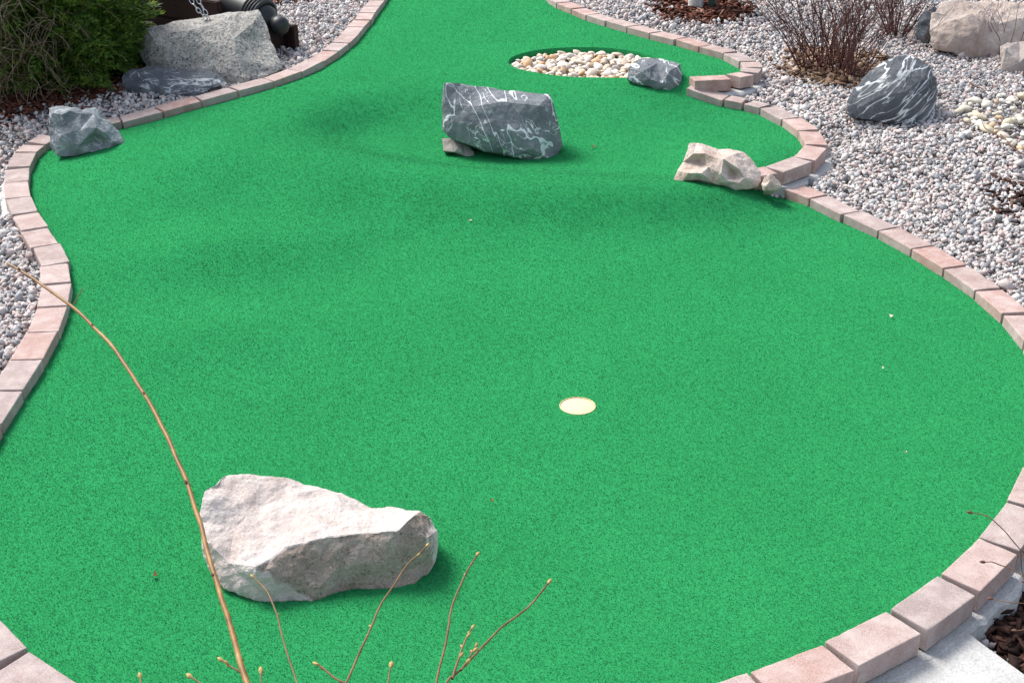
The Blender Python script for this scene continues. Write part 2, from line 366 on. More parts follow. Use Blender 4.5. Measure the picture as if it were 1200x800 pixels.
def build_run(key, blen=.203):
    L = RUN[key]; nl = normals_left(L)
    dd = np.r_[0, np.cumsum(np.linalg.norm(np.diff(L[:, :2], axis=0), axis=1))]; sp_ = [0.]
    def at_(q): return int(np.clip(np.searchsorted(dd, q), 0, len(L)-1))
    while dd[-1]-sp_[-1] > blen*.6:
        a0 = sp_[-1]; turn = math.acos(max(-1, min(1, float(nl[at_(a0)]@nl[at_(a0+blen)]))))
        sp_.append(min(dd[-1], a0+(blen if turn < .55 else blen*.5 if turn < 1.0 else blen*.33)))
    J = np.stack([np.interp(sp_, dd, L[:, k]) for k in range(3)], 1)
    # normals at joints from dense line
    idx = [int(np.argmin(np.linalg.norm(L[:, :2]-j[:2], axis=1))) for j in J]
    root = empty('paver_border', (J[len(J)//2][0], J[len(J)//2][1], J[len(J)//2][2]-.06), *LABEL[key])
    for a in range(len(J)-1):
        p, q = J[a].copy(), J[a+1].copy(); na, nb = nl[idx[a]], nl[idx[a+1]]
        tv = (q-p)[:2]; tv /= np.linalg.norm(tv); yw = random.gauss(0, .016); tv = np.array([tv[0]-yw*tv[1], tv[1]+yw*tv[0]])
        mid = np.array([-tv[1], tv[0]])
        ka, kb = [(.12 if (np.linalg.norm((J[m_+1][:2]+nl[idx[m_+1]]*.1)-(J[m_-1][:2]+nl[idx[m_-1]]*.1)) > np.linalg.norm(J[m_+1][:2]-J[m_-1][:2])) else 1.) if 0 < m_ < len(J)-1 else 0. for m_ in (a, a+1)]
        na = na*ka+mid*(1-ka); nb = nb*kb+mid*(1-kb)
        g = .0042+random.random()*.0026; w = .1+random.uniform(-.002, .002)
        jit = random.uniform(-.004, .004); dz = random.uniform(-.002, .002); tl = random.uniform(-.0025, .0025); ti = random.uniform(-.0015, .0015)
        cor = np.array([[(*(pt[:2]+tv*g*sg+nn*(w*o+jit)), pt[2]+dz+tl*sg+ti*(1 if o else -1)) for o in (0, 1)] for pt, nn, sg in ((p, na, 1), (q, nb, -1))])
        UV, UQ, HD = brick_proto(); sd = random.random()*100
        Lh = np.linalg.norm(q-p)/2
        X = UV.copy(); P3 = []
        for k3 in X:
            v3 = Vector(k3); base3 = Vector((max(-HD[0]+.005, min(HD[0]-.005, k3[0])), max(-HD[1]+.005, min(HD[1]-.005, k3[1])), max(-HD[2]+.005, min(HD[2]-.005, k3[2]))))
            rr = .0030+.0022*noise.noise(v3*45+Vector((sd, 0, 0)))+max(0, noise.noise(v3*28+Vector((0, sd, 0)))-.28)*.012
            ib = Vector([max(-h+rr, min(h-rr, c_)) for h, c_ in zip(HD, k3)]); d3 = v3-ib
            v3 = ib+d3.normalized()*min(rr, d3.length) if d3.length > 1e-6 else v3
            if d3.length > 1e-6: v3 += d3.normalized()*(noise.noise(v3*60+Vector((sd, 5, 0)))*.0008)
            P3.append(v3)
        P3 = np.array([tuple(v) for v in P3]); a_ = (P3[:, 0]/HD[0]+1)/2; b_ = (P3[:, 1]/HD[1]+1)/2
        pos = (1-a_)[:, None]*((1-b_)[:, None]*cor[0, 0]+b_[:, None]*cor[0, 1])+a_[:, None]*((1-b_)[:, None]*cor[1, 0]+b_[:, None]*cor[1, 1])
        pos[:, 2] += P3[:, 2]-HD[2]
        link('edging_brick', npmesh('edging_brick', pos, UQ, True), M_PAVER, root)
    # footing strip
    S = resample(L, .02); ns = normals_left(S); bm = bmesh.new(); prev = None
    for i, (pt, nn) in enumerate(zip(S, ns)):
        if (key == 'bulge' and i < 9) or (key == 'upper' and i > len(S)-7): continue
        ex = .026+.014*noise.noise(Vector((i*.21, 3, ord(key[0]))))+.010*noise.noise(Vector((i*.8, 8, 1)))
        if key == 'bulge' and i > len(S)*.86: ex = -.014
        pr = [(.012, -.3), (.012, -.064), (.10+ex*.6, -.064+.006*noise.noise(Vector((i*.5, 1, 4)))), (.10+ex, -.074), (.102+ex*1.15, -.12), (.106+ex*1.2, -.3)]
        ring = [bm.verts.new((pt[0]+nn[0]*o, pt[1]+nn[1]*o, pt[2]+z)) for o, z in pr]
        if prev:
            for k in range(len(pr)-1): bm.faces.new((prev[k], prev[k+1], ring[k+1], ring[k]))
        prev = ring
    bmesh.ops.recalc_face_normals(bm, faces=bm.faces)
    bmobj('concrete_footing', bm, M_CONC, root)
for k in RUN: build_run(k)

# ------------------------------------------------------------------ turf
def dec(L, n=8): return L[::n]
seq = [RUN['lower'], RUN['left'], RUN['upper'], RUN['bulge']]
turf_poly = np.concatenate([dec(offset(L, .03))[:, :2] for L in seq])
TP = []
for L in seq:
    for p in L[::16]: TP.append((p[0], p[1], p[2]-.036))
def tp(z, *pp):
    for a, b in pp:
        w = atz(a, b, z); TP.append((w.x, w.y, z))
tp(-.036, (650, 476), (300, 440), (800, 420), (500, 560), (900, 560), (200, 560), (500, 700), (1050, 480), (700, 640), (350, 640), (120, 620), (700, 760), (1000, 400), (850, 660))
for a, b, z in [(600, 350, -.036), (850, 330, -.036), (960, 330, -.036), (470, 360, -.036), (720, 350, -.036), (870, 223, .036),
    # crest of the lip
    (845, 225.5, .046), (820, 226.5, .052), (790, 227.5, .058), (740, 228, .064), (700, 227.5, .068), (655, 226, .071), (610, 224, .073), (560, 220.5, .077), (520, 216, .081), (480, 210.5, .086), (440, 203.5, .093), (405, 196, .101), (375, 188, .108), (345, 177, .115), (322, 165, .120),
    # foot of its front slope
    (870, 250, .0), (790, 258, .012), (700, 262, .012), (610, 260, .014), (520, 254, .02), (430, 243, .03), (350, 228, .046),
    (870, 278, -.024), (790, 292, -.022), (700, 298, -.022), (610, 298, -.022), (520, 292, -.018), (430, 282, -.010),
    # inside the bowl
    (800, 206, .034), (740, 203, .022), (690, 201, .016), (640, 199, .012), (590, 196, .011), (540, 191, .010), (490, 184, .012), (455, 176, .016), (425, 168, .026), (398, 160, .048),
    (560, 180, .006), (640, 178, .008), (740, 185, .016), (850, 165, .032), (480, 168, .012), (450, 161, .02), (420, 154, .036), (560, 163, .010), (690, 163, .016), (790, 160, .024),
    (335, 148, .128), (362, 132, .130), (405, 115, .130), (450, 107, .128), (500, 103.5, .122), (580, 102, .114), (640, 103, .112), (690, 104, .112), (735, 105, .109),
    (418, 127, .098), (470, 122, .088), (520, 121, .083), (580, 121, .082), (640, 121, .082), (700, 122, .082), (755, 122, .08), (385, 144, .088),
    (440, 143, .048), (490, 142, .038), (550, 142, .036), (610, 141, .04), (670, 141, .044), (730, 140, .047), (785, 136, .05),
    # shoulder and folds on the left
    (295, 166, .124), (260, 174, .116), (215, 177, .100), (165, 183, .070), (110, 195, .018), (300, 135, .122), (200, 150, .086), (260, 148, .108), (120, 174, .034),
    (240, 210, .060), (170, 216, .036), (100, 230, -.006), (300, 210, .064), (235, 242, .012), (150, 258, -.014), (310, 248, .012),
    (380, 284, .004), (330, 284, .014), (270, 286, .018), (210, 290, .010), (150, 298, -.014),
    (380, 318, -.036), (330, 322, -.036), (260, 326, -.037), (190, 330, -.038), (120, 330, -.037),
    (320, 385, -.022), (230, 392, -.018), (160, 400, -.03), (320, 430, -.036), (220, 440, -.038)]:
    crest = z > .05 and 176 < b < 229 and a >= 345
    foot = 240 < b < 300 and a > 400
    tp(z+(.010 if crest else 0)-(.003 if foot else 0), (a, b))
tp(.114, (400, 75), (500, 50), (560, 85), (500, 5), (600, 20), (700, 50), (800, 70), (450, 90), (550, -30), (830, 76), (580, 60), (350, 100), (640, 45))
HT = TPS(TP, 3e-5)
hole_px = [(595, 74), (600, 67.5), (618, 61.5), (645, 57.5), (680, 56), (715, 57), (745, 61), (768, 67), (785, 75), (790, 84), (775, 92), (740, 94), (700, 94), (665, 92.5), (632, 88), (606, 81.5)]
hole = np.array([tuple(atz(a, b, .114))[:2] for a, b in hole_px])
hl = catmull([(*h, 0) for h in hole]+[(*hole[0], 0)], .04)[:-1, :2]; hole = hl
cupc = atz(677, 475.7, -.036); CUPR = .054

def cdt(loops, pts):
    V, E = [], []
    for lp in loops:
        b = len(V); V += [Vector((float(p[0]), float(p[1]))) for p in lp]; E += [(b+i, b+(i+1) % len(lp)) for i in range(len(lp))]
    V += [Vector((float(p[0]), float(p[1]))) for p in pts]
    r = delaunay_2d_cdt(V, E, [], 0, 1e-5)
    return np.array([(v.x, v.y) for v in r[0]]), np.array([f for f in r[2]])
def grid(x0, x1, y0, y1, s):
    X, Y = np.meshgrid(np.arange(x0, x1, s), np.arange(y0, y1, s)); G = np.stack([X.ravel(), Y.ravel()], 1)
    return G+rng.uniform(-.2, .2, G.shape)*s
def near_loop(P, lp, d):
    m = np.zeros(len(P), bool)
    for q in lp: m |= ((P-q)**2).sum(1) < d*d
    return m
cup_loop = np.array([(cupc.x+CUPR*math.cos(a), cupc.y+CUPR*math.sin(a)) for a in np.linspace(0, 2*math.pi, 29)[:-1]])
gp = grid(-2.4, 2.4, 1.4, 12.6, .05)
gp = gp[inpoly(gp, turf_poly) & ~inpoly(gp, hole) & ~inpoly(gp, cup_loop)]
gp = gp[~near_loop(gp, turf_poly, .02) & ~near_loop(gp, hole, .02) & ~near_loop(gp, cup_loop, .02)]
V2, T2 = cdt([turf_poly, hole, cup_loop], gp)
cen = V2[T2].mean(1)
T2 = T2[inpoly(cen, turf_poly) & ~inpoly(cen, hole) & ~inpoly(cen, cup_loop)]
def turf_z(P): return HT(P)
zz = turf_z(V2)
VV = np.c_[V2, zz]
# turned down lips at the pebble hole and the cup
extraV, extraT = [], []
def lip(loop, depth, inset):
    n = len(loop); c = loop.mean(0); b = len(VV)+len(extraV); z = turf_z(loop)
    for k, (ins, dz) in enumerate(((0, 0), (inset*.5, -.012), (inset, -depth))):
        for p, h in zip(loop, z):
            dvec = (c-p)/np.linalg.norm(c-p); extraV.append((*(p+dvec*ins), h+dz))
    for k in range(2):
        for i in range(n):
            j = (i+1) % n; a, bb, cc, dd = b+k*n+i, b+k*n+j, b+(k+1)*n+j, b+(k+1)*n+i
            extraT.append((a, bb, cc)); extraT.append((a, cc, dd))
lip(hole, .09, .012); lip(cup_loop, .02, .001)
VV = np.r_[VV, np.array(extraV)]; TT = np.r_[T2, np.array(extraT)]
nb_sheet = len(TT)
# fibres
tri = VV[TT]; e1, e2 = tri[:, 1]-tri[:, 0], tri[:, 2]-tri[:, 0]
cr = np.cross(e1, e2); area = .5*np.linalg.norm(cr, axis=1); ctr = tri.mean(1)
dist = np.linalg.norm(ctr-np.array([0, 0, CZ]), axis=1)
dens = np.interp(dist, [2.4, 3.5, 5, 7, 10, 13], [180000, 140000, 85000, 42000, 22000, 7000])
cnt = rng.poisson(area*dens); ti = np.repeat(np.arange(len(TT)), cnt); n = len(ti)
a, b = rng.random(n), rng.random(n); fl = a+b > 1; a[fl] = 1-a[fl]; b[fl] = 1-b[fl]
root = tri[ti, 0]+e1[ti]*a[:, None]+e2[ti]*b[:, None]
k = np.interp(dist[ti], [2.4, 5, 10], [1, 1.25, 1.9])
ang = rng.uniform(0, 2*np.pi, n); wd = .00085*k*rng.uniform(.7, 1.3, n); ht = .0034*np.interp(dist[ti], [2.4, 10], [1, 1.25])*rng.uniform(.6, 1.3, n)
lean = rng.normal(0, .004, (n, 2))
# slow drift of the nap
sx = np.c_[np.cos(ang)*wd, np.sin(ang)*wd, np.zeros(n)]
tip = root+np.c_[lean[:, 0]+.0012, lean[:, 1]-.0008, ht]
root = root-np.array([0, 0, .002])
FV = np.stack([root-sx, root+sx, tip], 1).reshape(-1, 3)
FT = np.arange(len(FV)).reshape(-1, 3)+len(VV)
me = npmesh('putting_green', np.r_[VV, FV], np.r_[TT, FT])
me.materials.append(M_TURF); me.materials.append(M_FIBRE)
mi = np.zeros(len(TT)+len(FT), np.int32); mi[len(TT):] = 1; me.polygons.foreach_set('material_index', mi)
smf = np.zeros(len(mi), bool); smf[:nb_sheet] = True; me.polygons.foreach_set('use_smooth', smf)
fn = cr/np.linalg.norm(cr, axis=1)[:, None]; fn[fn[:, 2] < 0] *= -1
vn = np.zeros((len(VV), 3)); 
for q in range(3): np.add.at(vn, TT[:, q], fn)
vn /= np.linalg.norm(vn, axis=1)[:, None]+1e-9
bn = vn[TT[ti, 0]]*(1-a-b)[:, None]+vn[TT[ti, 1]]*a[:, None]+vn[TT[ti, 2]]*b[:, None]
bn = np.repeat(bn+rng.normal(0, .10, bn.shape), 3, axis=0); bn /= np.linalg.norm(bn, axis=1)[:, None]
at = me.attributes.new('nap', 'FLOAT_VECTOR', 'POINT'); at.data.foreach_set('vector', np.ascontiguousarray(np.r_[vn, bn], np.float32).ravel())
tag(link('putting_green', me, None), kind='structure')
print('fibres', n)

# cup
root = empty('golf_cup', (cupc.x, cupc.y, cupc.z-.02), 'round pale yellow golf hole cup cover set in the green turf', 'golf hole')
bm = bmesh.new()
r0 = [(0, -.001), (.02, -.0008), (.049, -.0010), (.0513, -.002), (.0513, -.02)]
def lathe(bm, prof, n=40):
    rings = []
    for r, z in prof:
        rings.append([bm.verts.new((0, 0, z))] if r == 0 else [bm.verts.new((r*math.cos(2*math.pi*i/n), r*math.sin(2*math.pi*i/n), z)) for i in range(n)])
    for A, B in zip(rings, rings[1:]):
        for i in range(n):
            j = (i+1) % n
            if len(A) == 1: bm.faces.new((A[0], B[i], B[j]))
            elif len(B) == 1: bm.faces.new((A[i], B[0], A[j]))
            else: bm.faces.new((A[i], B[i], B[j], A[j]))
    bmesh.ops.recalc_face_normals(bm, faces=bm.faces)
def placed(bm, loc): bmesh.ops.translate(bm, verts=bm.verts, vec=loc)
lathe(bm, r0); placed(bm, (cupc.x, cupc.y, cupc.z+.0012)); bmobj('cover_disc', bm, M_CUP, root, True)
bm = bmesh.new(); lathe(bm, [(.0514, -.03), (.0514, -.0016), (.0522, -.0008), (.0536, -.0014), (.0536, -.03)]); placed(bm, (cupc.x, cupc.y, cupc.z+.0035)); bmobj('cup_rim', bm, M_RIM, root, True)

# ------------------------------------------------------------------ ground beyond the green
GP = []
def gl(key, sl, d, off):
    L = RUN[key]; o = offset(L, d); n = len(L)
    for i in range(int(sl[0]*n), int(sl[1]*n), 18): GP.append((o[i][0], o[i][1], L[i][2]-off))
gl('lower', (0, .27), .15, .022); gl('lower', (.27, .36), .15, .07); gl('lower', (.36, 1), .16, .12)
gl('left', (0, .12), .16, .1); gl('left', (.12, .30), .15, .035); gl('left', (.30, .42), .16, .085); gl('left', (.42, .55), .15, .04); gl('left', (.55, 1), .15, .02)
gl('upper', (0, .62), .15, .02); gl('upper', (.62, .78), .16, .075)
gl('bulge', (.2, .5), .15, .015); gl('bulge', (.55, .85), .17, .075)
for a, b, z in [(1190, 250, .02), (1190, 150, .075), (1000, 175, .05), (1000, 60, .125), (900, 25, .15), (1190, 70, .12), (1100, 100, .1), (1190, 330, -.005), (700, -40, .15), (820, 20, .15),
                (100, 70, .06), (10, 150, .0), (300, 0, .16), (380, 20, .145), (150, 110, .065), (-80, 300, -.08), (-80, 480, -.07), (1260, 760, -.15), (600, 1000, -.16), (-120, 800, -.14),
                (1420, 500, -.06), (1420, 100, .1), (-250, 100, .0), (-400, 300, -.1), (1500, 300, .0), (1100, -60, .17), (200, -60, .16), (420, -60, .15)]:
    w = atz(a, b, z); GP.append((w.x, w.y, z))
HGt = TPS(GP, 3e-3)
def HG(P):
    P = np.atleast_2d(P); z = np.clip(HGt(P), -.25, .3)
    d = np.maximum(np.maximum(np.abs(P[:, 0])-4.5, P[:, 1]-12.0), .3-P[:, 1]); w = np.clip(d/4, 0, 1)
    return z*(1-w)+.05*w
def gz(x, y): return float(HG([(x, y)])[0])
def ong(px, py, z=.05):
    for _ in range(8):
        w = atz(px, py, z); z = gz(w.x, w.y)
    return atz(px, py, z)
def ont(px, py, z=.0):
    for _ in range(8):
        w = atz(px, py, z); z = float(turf_z([(w.x, w.y)])[0])
    return atz(px, py, z)
out_poly = np.concatenate([dec(offset(RUN[k], .085))[:, :2] for k in ('lower', 'left')]+[dec(offset(RUN[k], .085))[:, :2] for k in ('upper', 'bulge')])
keep_poly = np.concatenate([dec(offset(RUN[k], .105))[:, :2] for k in ('lower', 'left', 'upper', 'bulge')])
gg = grid(-5.5, 6.0, -1.0, 14, .1)
far = []
for s, r in ((.8, 9), (2.5, 25), (12, 120)):
    g = grid(-r, r, 6-r, 6+r, s); far.append(g)
f0, f1, f2 = far
def outside(P, x0, x1, y0, y1): return ~((P[:, 0] > x0) & (P[:, 0] < x1) & (P[:, 1] > y0) & (P[:, 1] < y1))
gg = gg[~inpoly(gg, out_poly) & ~near_loop(gg, out_poly, .03)]
allp = np.r_[gg, f0[outside(f0, -5.7, 6.2, -1.2, 14.2)], f1[outside(f1, -9.5, 9.5, -3.5, 15.5)], f2[outside(f2, -26, 26, -20, 32)]]
V3, T3 = cdt([out_poly], allp)
T3 = T3[~inpoly(V3[T3].mean(1), out_poly)]
me = npmesh('ground', np.c_[V3, HG(V3)-.012], T3, True)
tag(link('ground', me, M_GROUND), kind='structure')

# patches (pixel outlines laid on the ground)
def patch(*pp): return np.array([tuple(ong(a, b))[:2] for a, b in pp])
P_CEDAR = patch((-150, 40), (60, 20), (175, 40), (190, 85), (150, 108), (112, 112), (85, 125), (40, 128), (10, 140), (-40, 160), (-160, 190))
P_CEDIN = patch((-150, 0), (60, -20), (175, 10), (165, 95), (135, 105), (100, 110), (70, 118), (30, 125), (-40, 150), (-160, 170))
P_CANNON = patch((170, -10), (340, -20), (346, 3), (300, 12), (240, 20), (180, 30))
P_TREE = patch((765, 8), (785, -8), (820, -14), (862, -8), (882, 14), (870, 26), (840, 30), (800, 26), (775, 17))
P_BUSH = patch((920, 78), (945, 60), (1000, 62), (1045, 72), (1020, 92), (1002, 108), (968, 100), (935, 92))
P_RIGHT = patch((1168, 232), (1180, 220), (1205, 214), (1260, 225), (1260, 262), (1205, 262), (1180, 250))
P_NEAR = np.array([tuple(atz(a, b, -.14))[:2] for a, b in ((1150, 752), (1160, 720), (1205, 690), (1330, 620), (1420, 700), (1400, 900), (1250, 860))])
P_PATH = np.array([tuple(atz(a, b, -.066))[:2] for a, b in ((960, 822), (1035, 778), (1098, 742), (1133, 737), (1152, 752), (1200, 787), (1270, 840), (1180, 960), (1050, 930))])
P_FRONT = np.array([(-1.7, .15), (1.2, .15), (1.35, 1.2), (1.2, 1.55), (.3, 1.4), (-.9, 1.5), (-1.5, 1.9)])
P_YEL = patch((1118, 138), (1135, 124), (1160, 116), (1215, 112), (1290, 118), (1290, 172), (1215, 182), (1185, 176), (1160, 160), (1135, 152))

# gravel ----------------------------------------------------------
ico = bmesh.new(); bmesh.ops.create_icosphere(ico, subdivisions=1, radius=1)
IV = np.array([v.co[:] for v in ico.verts]); IF = np.array([[v.index for v in f.verts] for f in ico.faces]); ico.free()
def rotmats(n):
    q = rng.normal(size=(n, 4)); q /= np.linalg.norm(q, axis=1)[:, None]; w, x, y, z = q.T
    return np.stack([1-2*(y*y+z*z), 2*(x*y-z*w), 2*(x*z+y*w), 2*(x*y+z*w), 1-2*(x*x+z*z), 2*(y*z-x*w), 2*(x*z-y*w), 2*(y*z+x*w), 1-2*(x*x+y*y)], 1).reshape(n, 3, 3)
def in_view(P, m=0.10):
    """loose test: keep what lies within a generous margin of the picture"""
    y = np.maximum(P[:, 1], .1); depth = P[:, 1]*CP+1.75*SP
    return (np.abs(P[:, 0]) < depth*(.4+m)+.25) & (P[:, 1] < 12.5)
def bump2(P, s, seed=0):
    return np.array([noise.noise(Vector((p[0]*s, p[1]*s, seed))) for p in P])
cand = []
for y0, y1, d in ((1.6, 5.2, 6800), (5.2, 7.0, 5600), (7.0, 9.0, 3600), (9.0, 12.0, 1600)):
    xr = 6.0; n = int((y1-y0)*2*xr*d); P = np.c_[rng.uniform(-xr, xr, n), rng.uniform(y0, y1, n)]
    P = P[in_view(P, .10) | (in_view(P, .45) & (rng.random(len(P)) < .5))]; cand.append(P)
P = np.concatenate(cand)
P = P[~inpoly(P, keep_poly)]
jit = P+rng.normal(0, .05, P.shape)
bad = np.zeros(len(P), bool)
for q, pr in ((P_CEDAR, .8), (P_CEDIN, 1), (P_CANNON, .95), (P_TREE, .93), (P_BUSH, .8), (P_RIGHT, .55), (P_YEL, .75), (P_NEAR, 1), (P_FRONT, 1)):
    bad |= inpoly(jit, q) & (rng.random(len(P)) < pr)
bad |= inpoly(P, P_PATH) | inpoly(P, P_NEAR) | inpoly(P, P_FRONT)
P = P[~bad]; n = len(P); print('gravel', n)
S = rng.lognormal(math.log(.0077), .28, n).clip(.0055, .022)*np.interp(P[:, 1], [4, 9], [1, 1.2])
CB = np.array([(x, y, z) for x in (-1, 1) for y in (-1, 1) for z in (-1, 1)], float)*.74
CT = np.array([t for q in [(0, 1, 3, 2), (4, 6, 7, 5), (0, 4, 5, 1), (2, 3, 7, 6), (0, 2, 6, 4), (1, 5, 7, 3)] for t in ((q[0], q[1], q[2]), (q[0], q[2], q[3]))])
kind = rng.random(n) < .55; GV, GT, off = [], [], 0
for sel, BVt, BTt, jt in ((kind, CB, CT, .36), (~kind, IV, IF, .30)):
    m = sel.sum(); U = BVt[None]*(1+rng.uniform(-jt, jt, (m, len(BVt), 3)))
    U = U*np.stack([rng.uniform(1.0, 1.5, m), rng.uniform(.75, 1.1, m), rng.uniform(.42, .8, m)], 1)[:, None]
    U = np.einsum('nij,nkj->nki', rotmats(m), U)*S[sel][:, None, None]
    U[:, :, 2] += (HG(P[sel])+S[sel]*rng.uniform(-.1, 1.0, m))[:, None]; U[:, :, :2] += P[sel][:, None]
    GV.append(U.reshape(-1, 3)); GT.append((BTt[None]+np.arange(m)[:, None, None]*len(BVt)).reshape(-1, 3)+off); off += m*len(BVt)
me = npmesh('gravel', np.concatenate(GV), np.concatenate(GT))
tag(link('gravel', me, M_GRAVEL), 'loose grey and pinkish crushed stone gravel around the green', 'gravel', kind='stuff')

# mulch -----------------------------------------------------------
BV = np.array([(x, y, z) for x in (-1, 1) for y in (-1, 1) for z in (-1, 1)], float)
BF = np.array([(0, 1, 3, 2), (4, 6, 7, 5), (0, 4, 5, 1), (2, 3, 7, 6), (0, 2, 6, 4), (1, 5, 7, 3)])
def chips(name, poly, dens, mat, label, ln=(.010, .028), spill=.05, soil=True, zfun=HG, zoff=0):
    lo, hi = poly.min(0)-.1, poly.max(0)+.1
    n = int(dens*(hi-lo).prod()); P = rng.uniform(lo, hi, (n, 2))
    P = P[inpoly(P+rng.normal(0, spill, P.shape), poly) & ~inpoly(P, keep_poly) & ~inpoly(P, P_PATH)]; n = len(P)
    l = rng.uniform(*ln, n); U = BV[None]*np.stack([l, l*rng.uniform(.18, .5, n), np.full(n, .0025)*rng.uniform(.6, 2, n)], 1)[:, None]
    U *= 1+rng.uniform(-.3, .3, (n, 8, 1))
    a = rng.uniform(0, 2*np.pi, n); tl = rng.normal(0, .33, n)
    R1 = np.zeros((n, 3, 3)); R1[:, 1, 1] = 1; R1[:, 0, 0] = np.cos(tl); R1[:, 0, 2] = np.sin(tl); R1[:, 2, 0] = -np.sin(tl); R1[:, 2, 2] = np.cos(tl)
    R2 = np.zeros((n, 3, 3)); R2[:, 2, 2] = 1; R2[:, 0, 0] = np.cos(a); R2[:, 0, 1] = -np.sin(a); R2[:, 1, 0] = np.sin(a); R2[:, 1, 1] = np.cos(a)
    U = np.einsum('nij,nkj->nki', R2@R1, U)
    U[:, :, 2] += (zfun(P)+zoff+rng.uniform(.0, .022, n))[:, None]; U[:, :, :2] += P[:, None]
    V = U.reshape(-1, 3); Fq = (BF[None]+np.arange(n)[:, None, None]*8).reshape(-1, 4)
    me = npmesh(name, V, Fq); me.materials.append(mat)
    tag(link(name, me, None), label, 'ground cover', kind='stuff')
    if soil:
        c = poly.mean(0); q = c+(poly-c)*.985
        L = catmull([(*p, 0) for p in q]+[(*q[0], 0)], .06)[:-1, :2]
        L = L[np.linspace(0, len(L)-1, min(len(L), 90)).astype(int)]
        g = grid(*(lambda a, b: (a[0], b[0], a[1], b[1]))(L.min(0), L.max(0)), .07); g = g[inpoly(g, L)]
        V, T = cdt([L], g); ce = V[T].mean(1); T = T[inpoly(ce, L) & ~inpoly(ce, out_poly)]
        me = npmesh('soil', np.c_[V, zfun(V)+zoff-.003], T, True)
        tag(link('soil', me, M_SOIL), kind='structure')
chips('mulch', P_CEDAR, 3600, M_REDMULCH, 'dark red bark mulch under the green cedars')
chips('mulch', P_CANNON, 2500, M_REDMULCH, 'dark red bark mulch around the cannon carriage')
chips('mulch', P_TREE, 3000, M_REDMULCH, 'ring of red brown mulch at the pale tree trunk')
chips('leaf_litter', P_BUSH, 3600, M_LITTER, 'tan dry leaf litter under the bare red bush', (.012, .03))
chips('leaf_litter', P_RIGHT, 1300, M_DARKMULCH, 'small patch of brown mulch in gravel at right edge')
chips('mulch', P_NEAR, 5200, M_DARKMULCH, 'dark brown mulch beside the white concrete slab', (.008, .03), .02)
chips('mulch', P_FRONT, 1500, M_DARKMULCH, 'dark brown mulch bed in front of the green', (.008, .03), .05)

# concrete path ----------------------------------------------------
bm = bmesh.new()
top = [bm.verts.new((*p, -.066)) for p in P_PATH]; f = bm.faces.new(top)
bmesh.ops.recalc_face_normals(bm, faces=[f])
r = bmesh.ops.extrude_face_region(bm, geom=[f]); bmesh.ops.translate(bm, verts=[g for g in r['geom'] if isinstance(g, bmesh.types.BMVert)], vec=(0, 0, -.14))
bmesh.ops.recalc_face_normals(bm, faces=bm.faces)
bmesh.ops.bevel(bm, geom=bm.edges[:], offset=.006, segments=2, affect='EDGES')
tag(bmobj('concrete_path', bm, M_CONC), kind='structure')

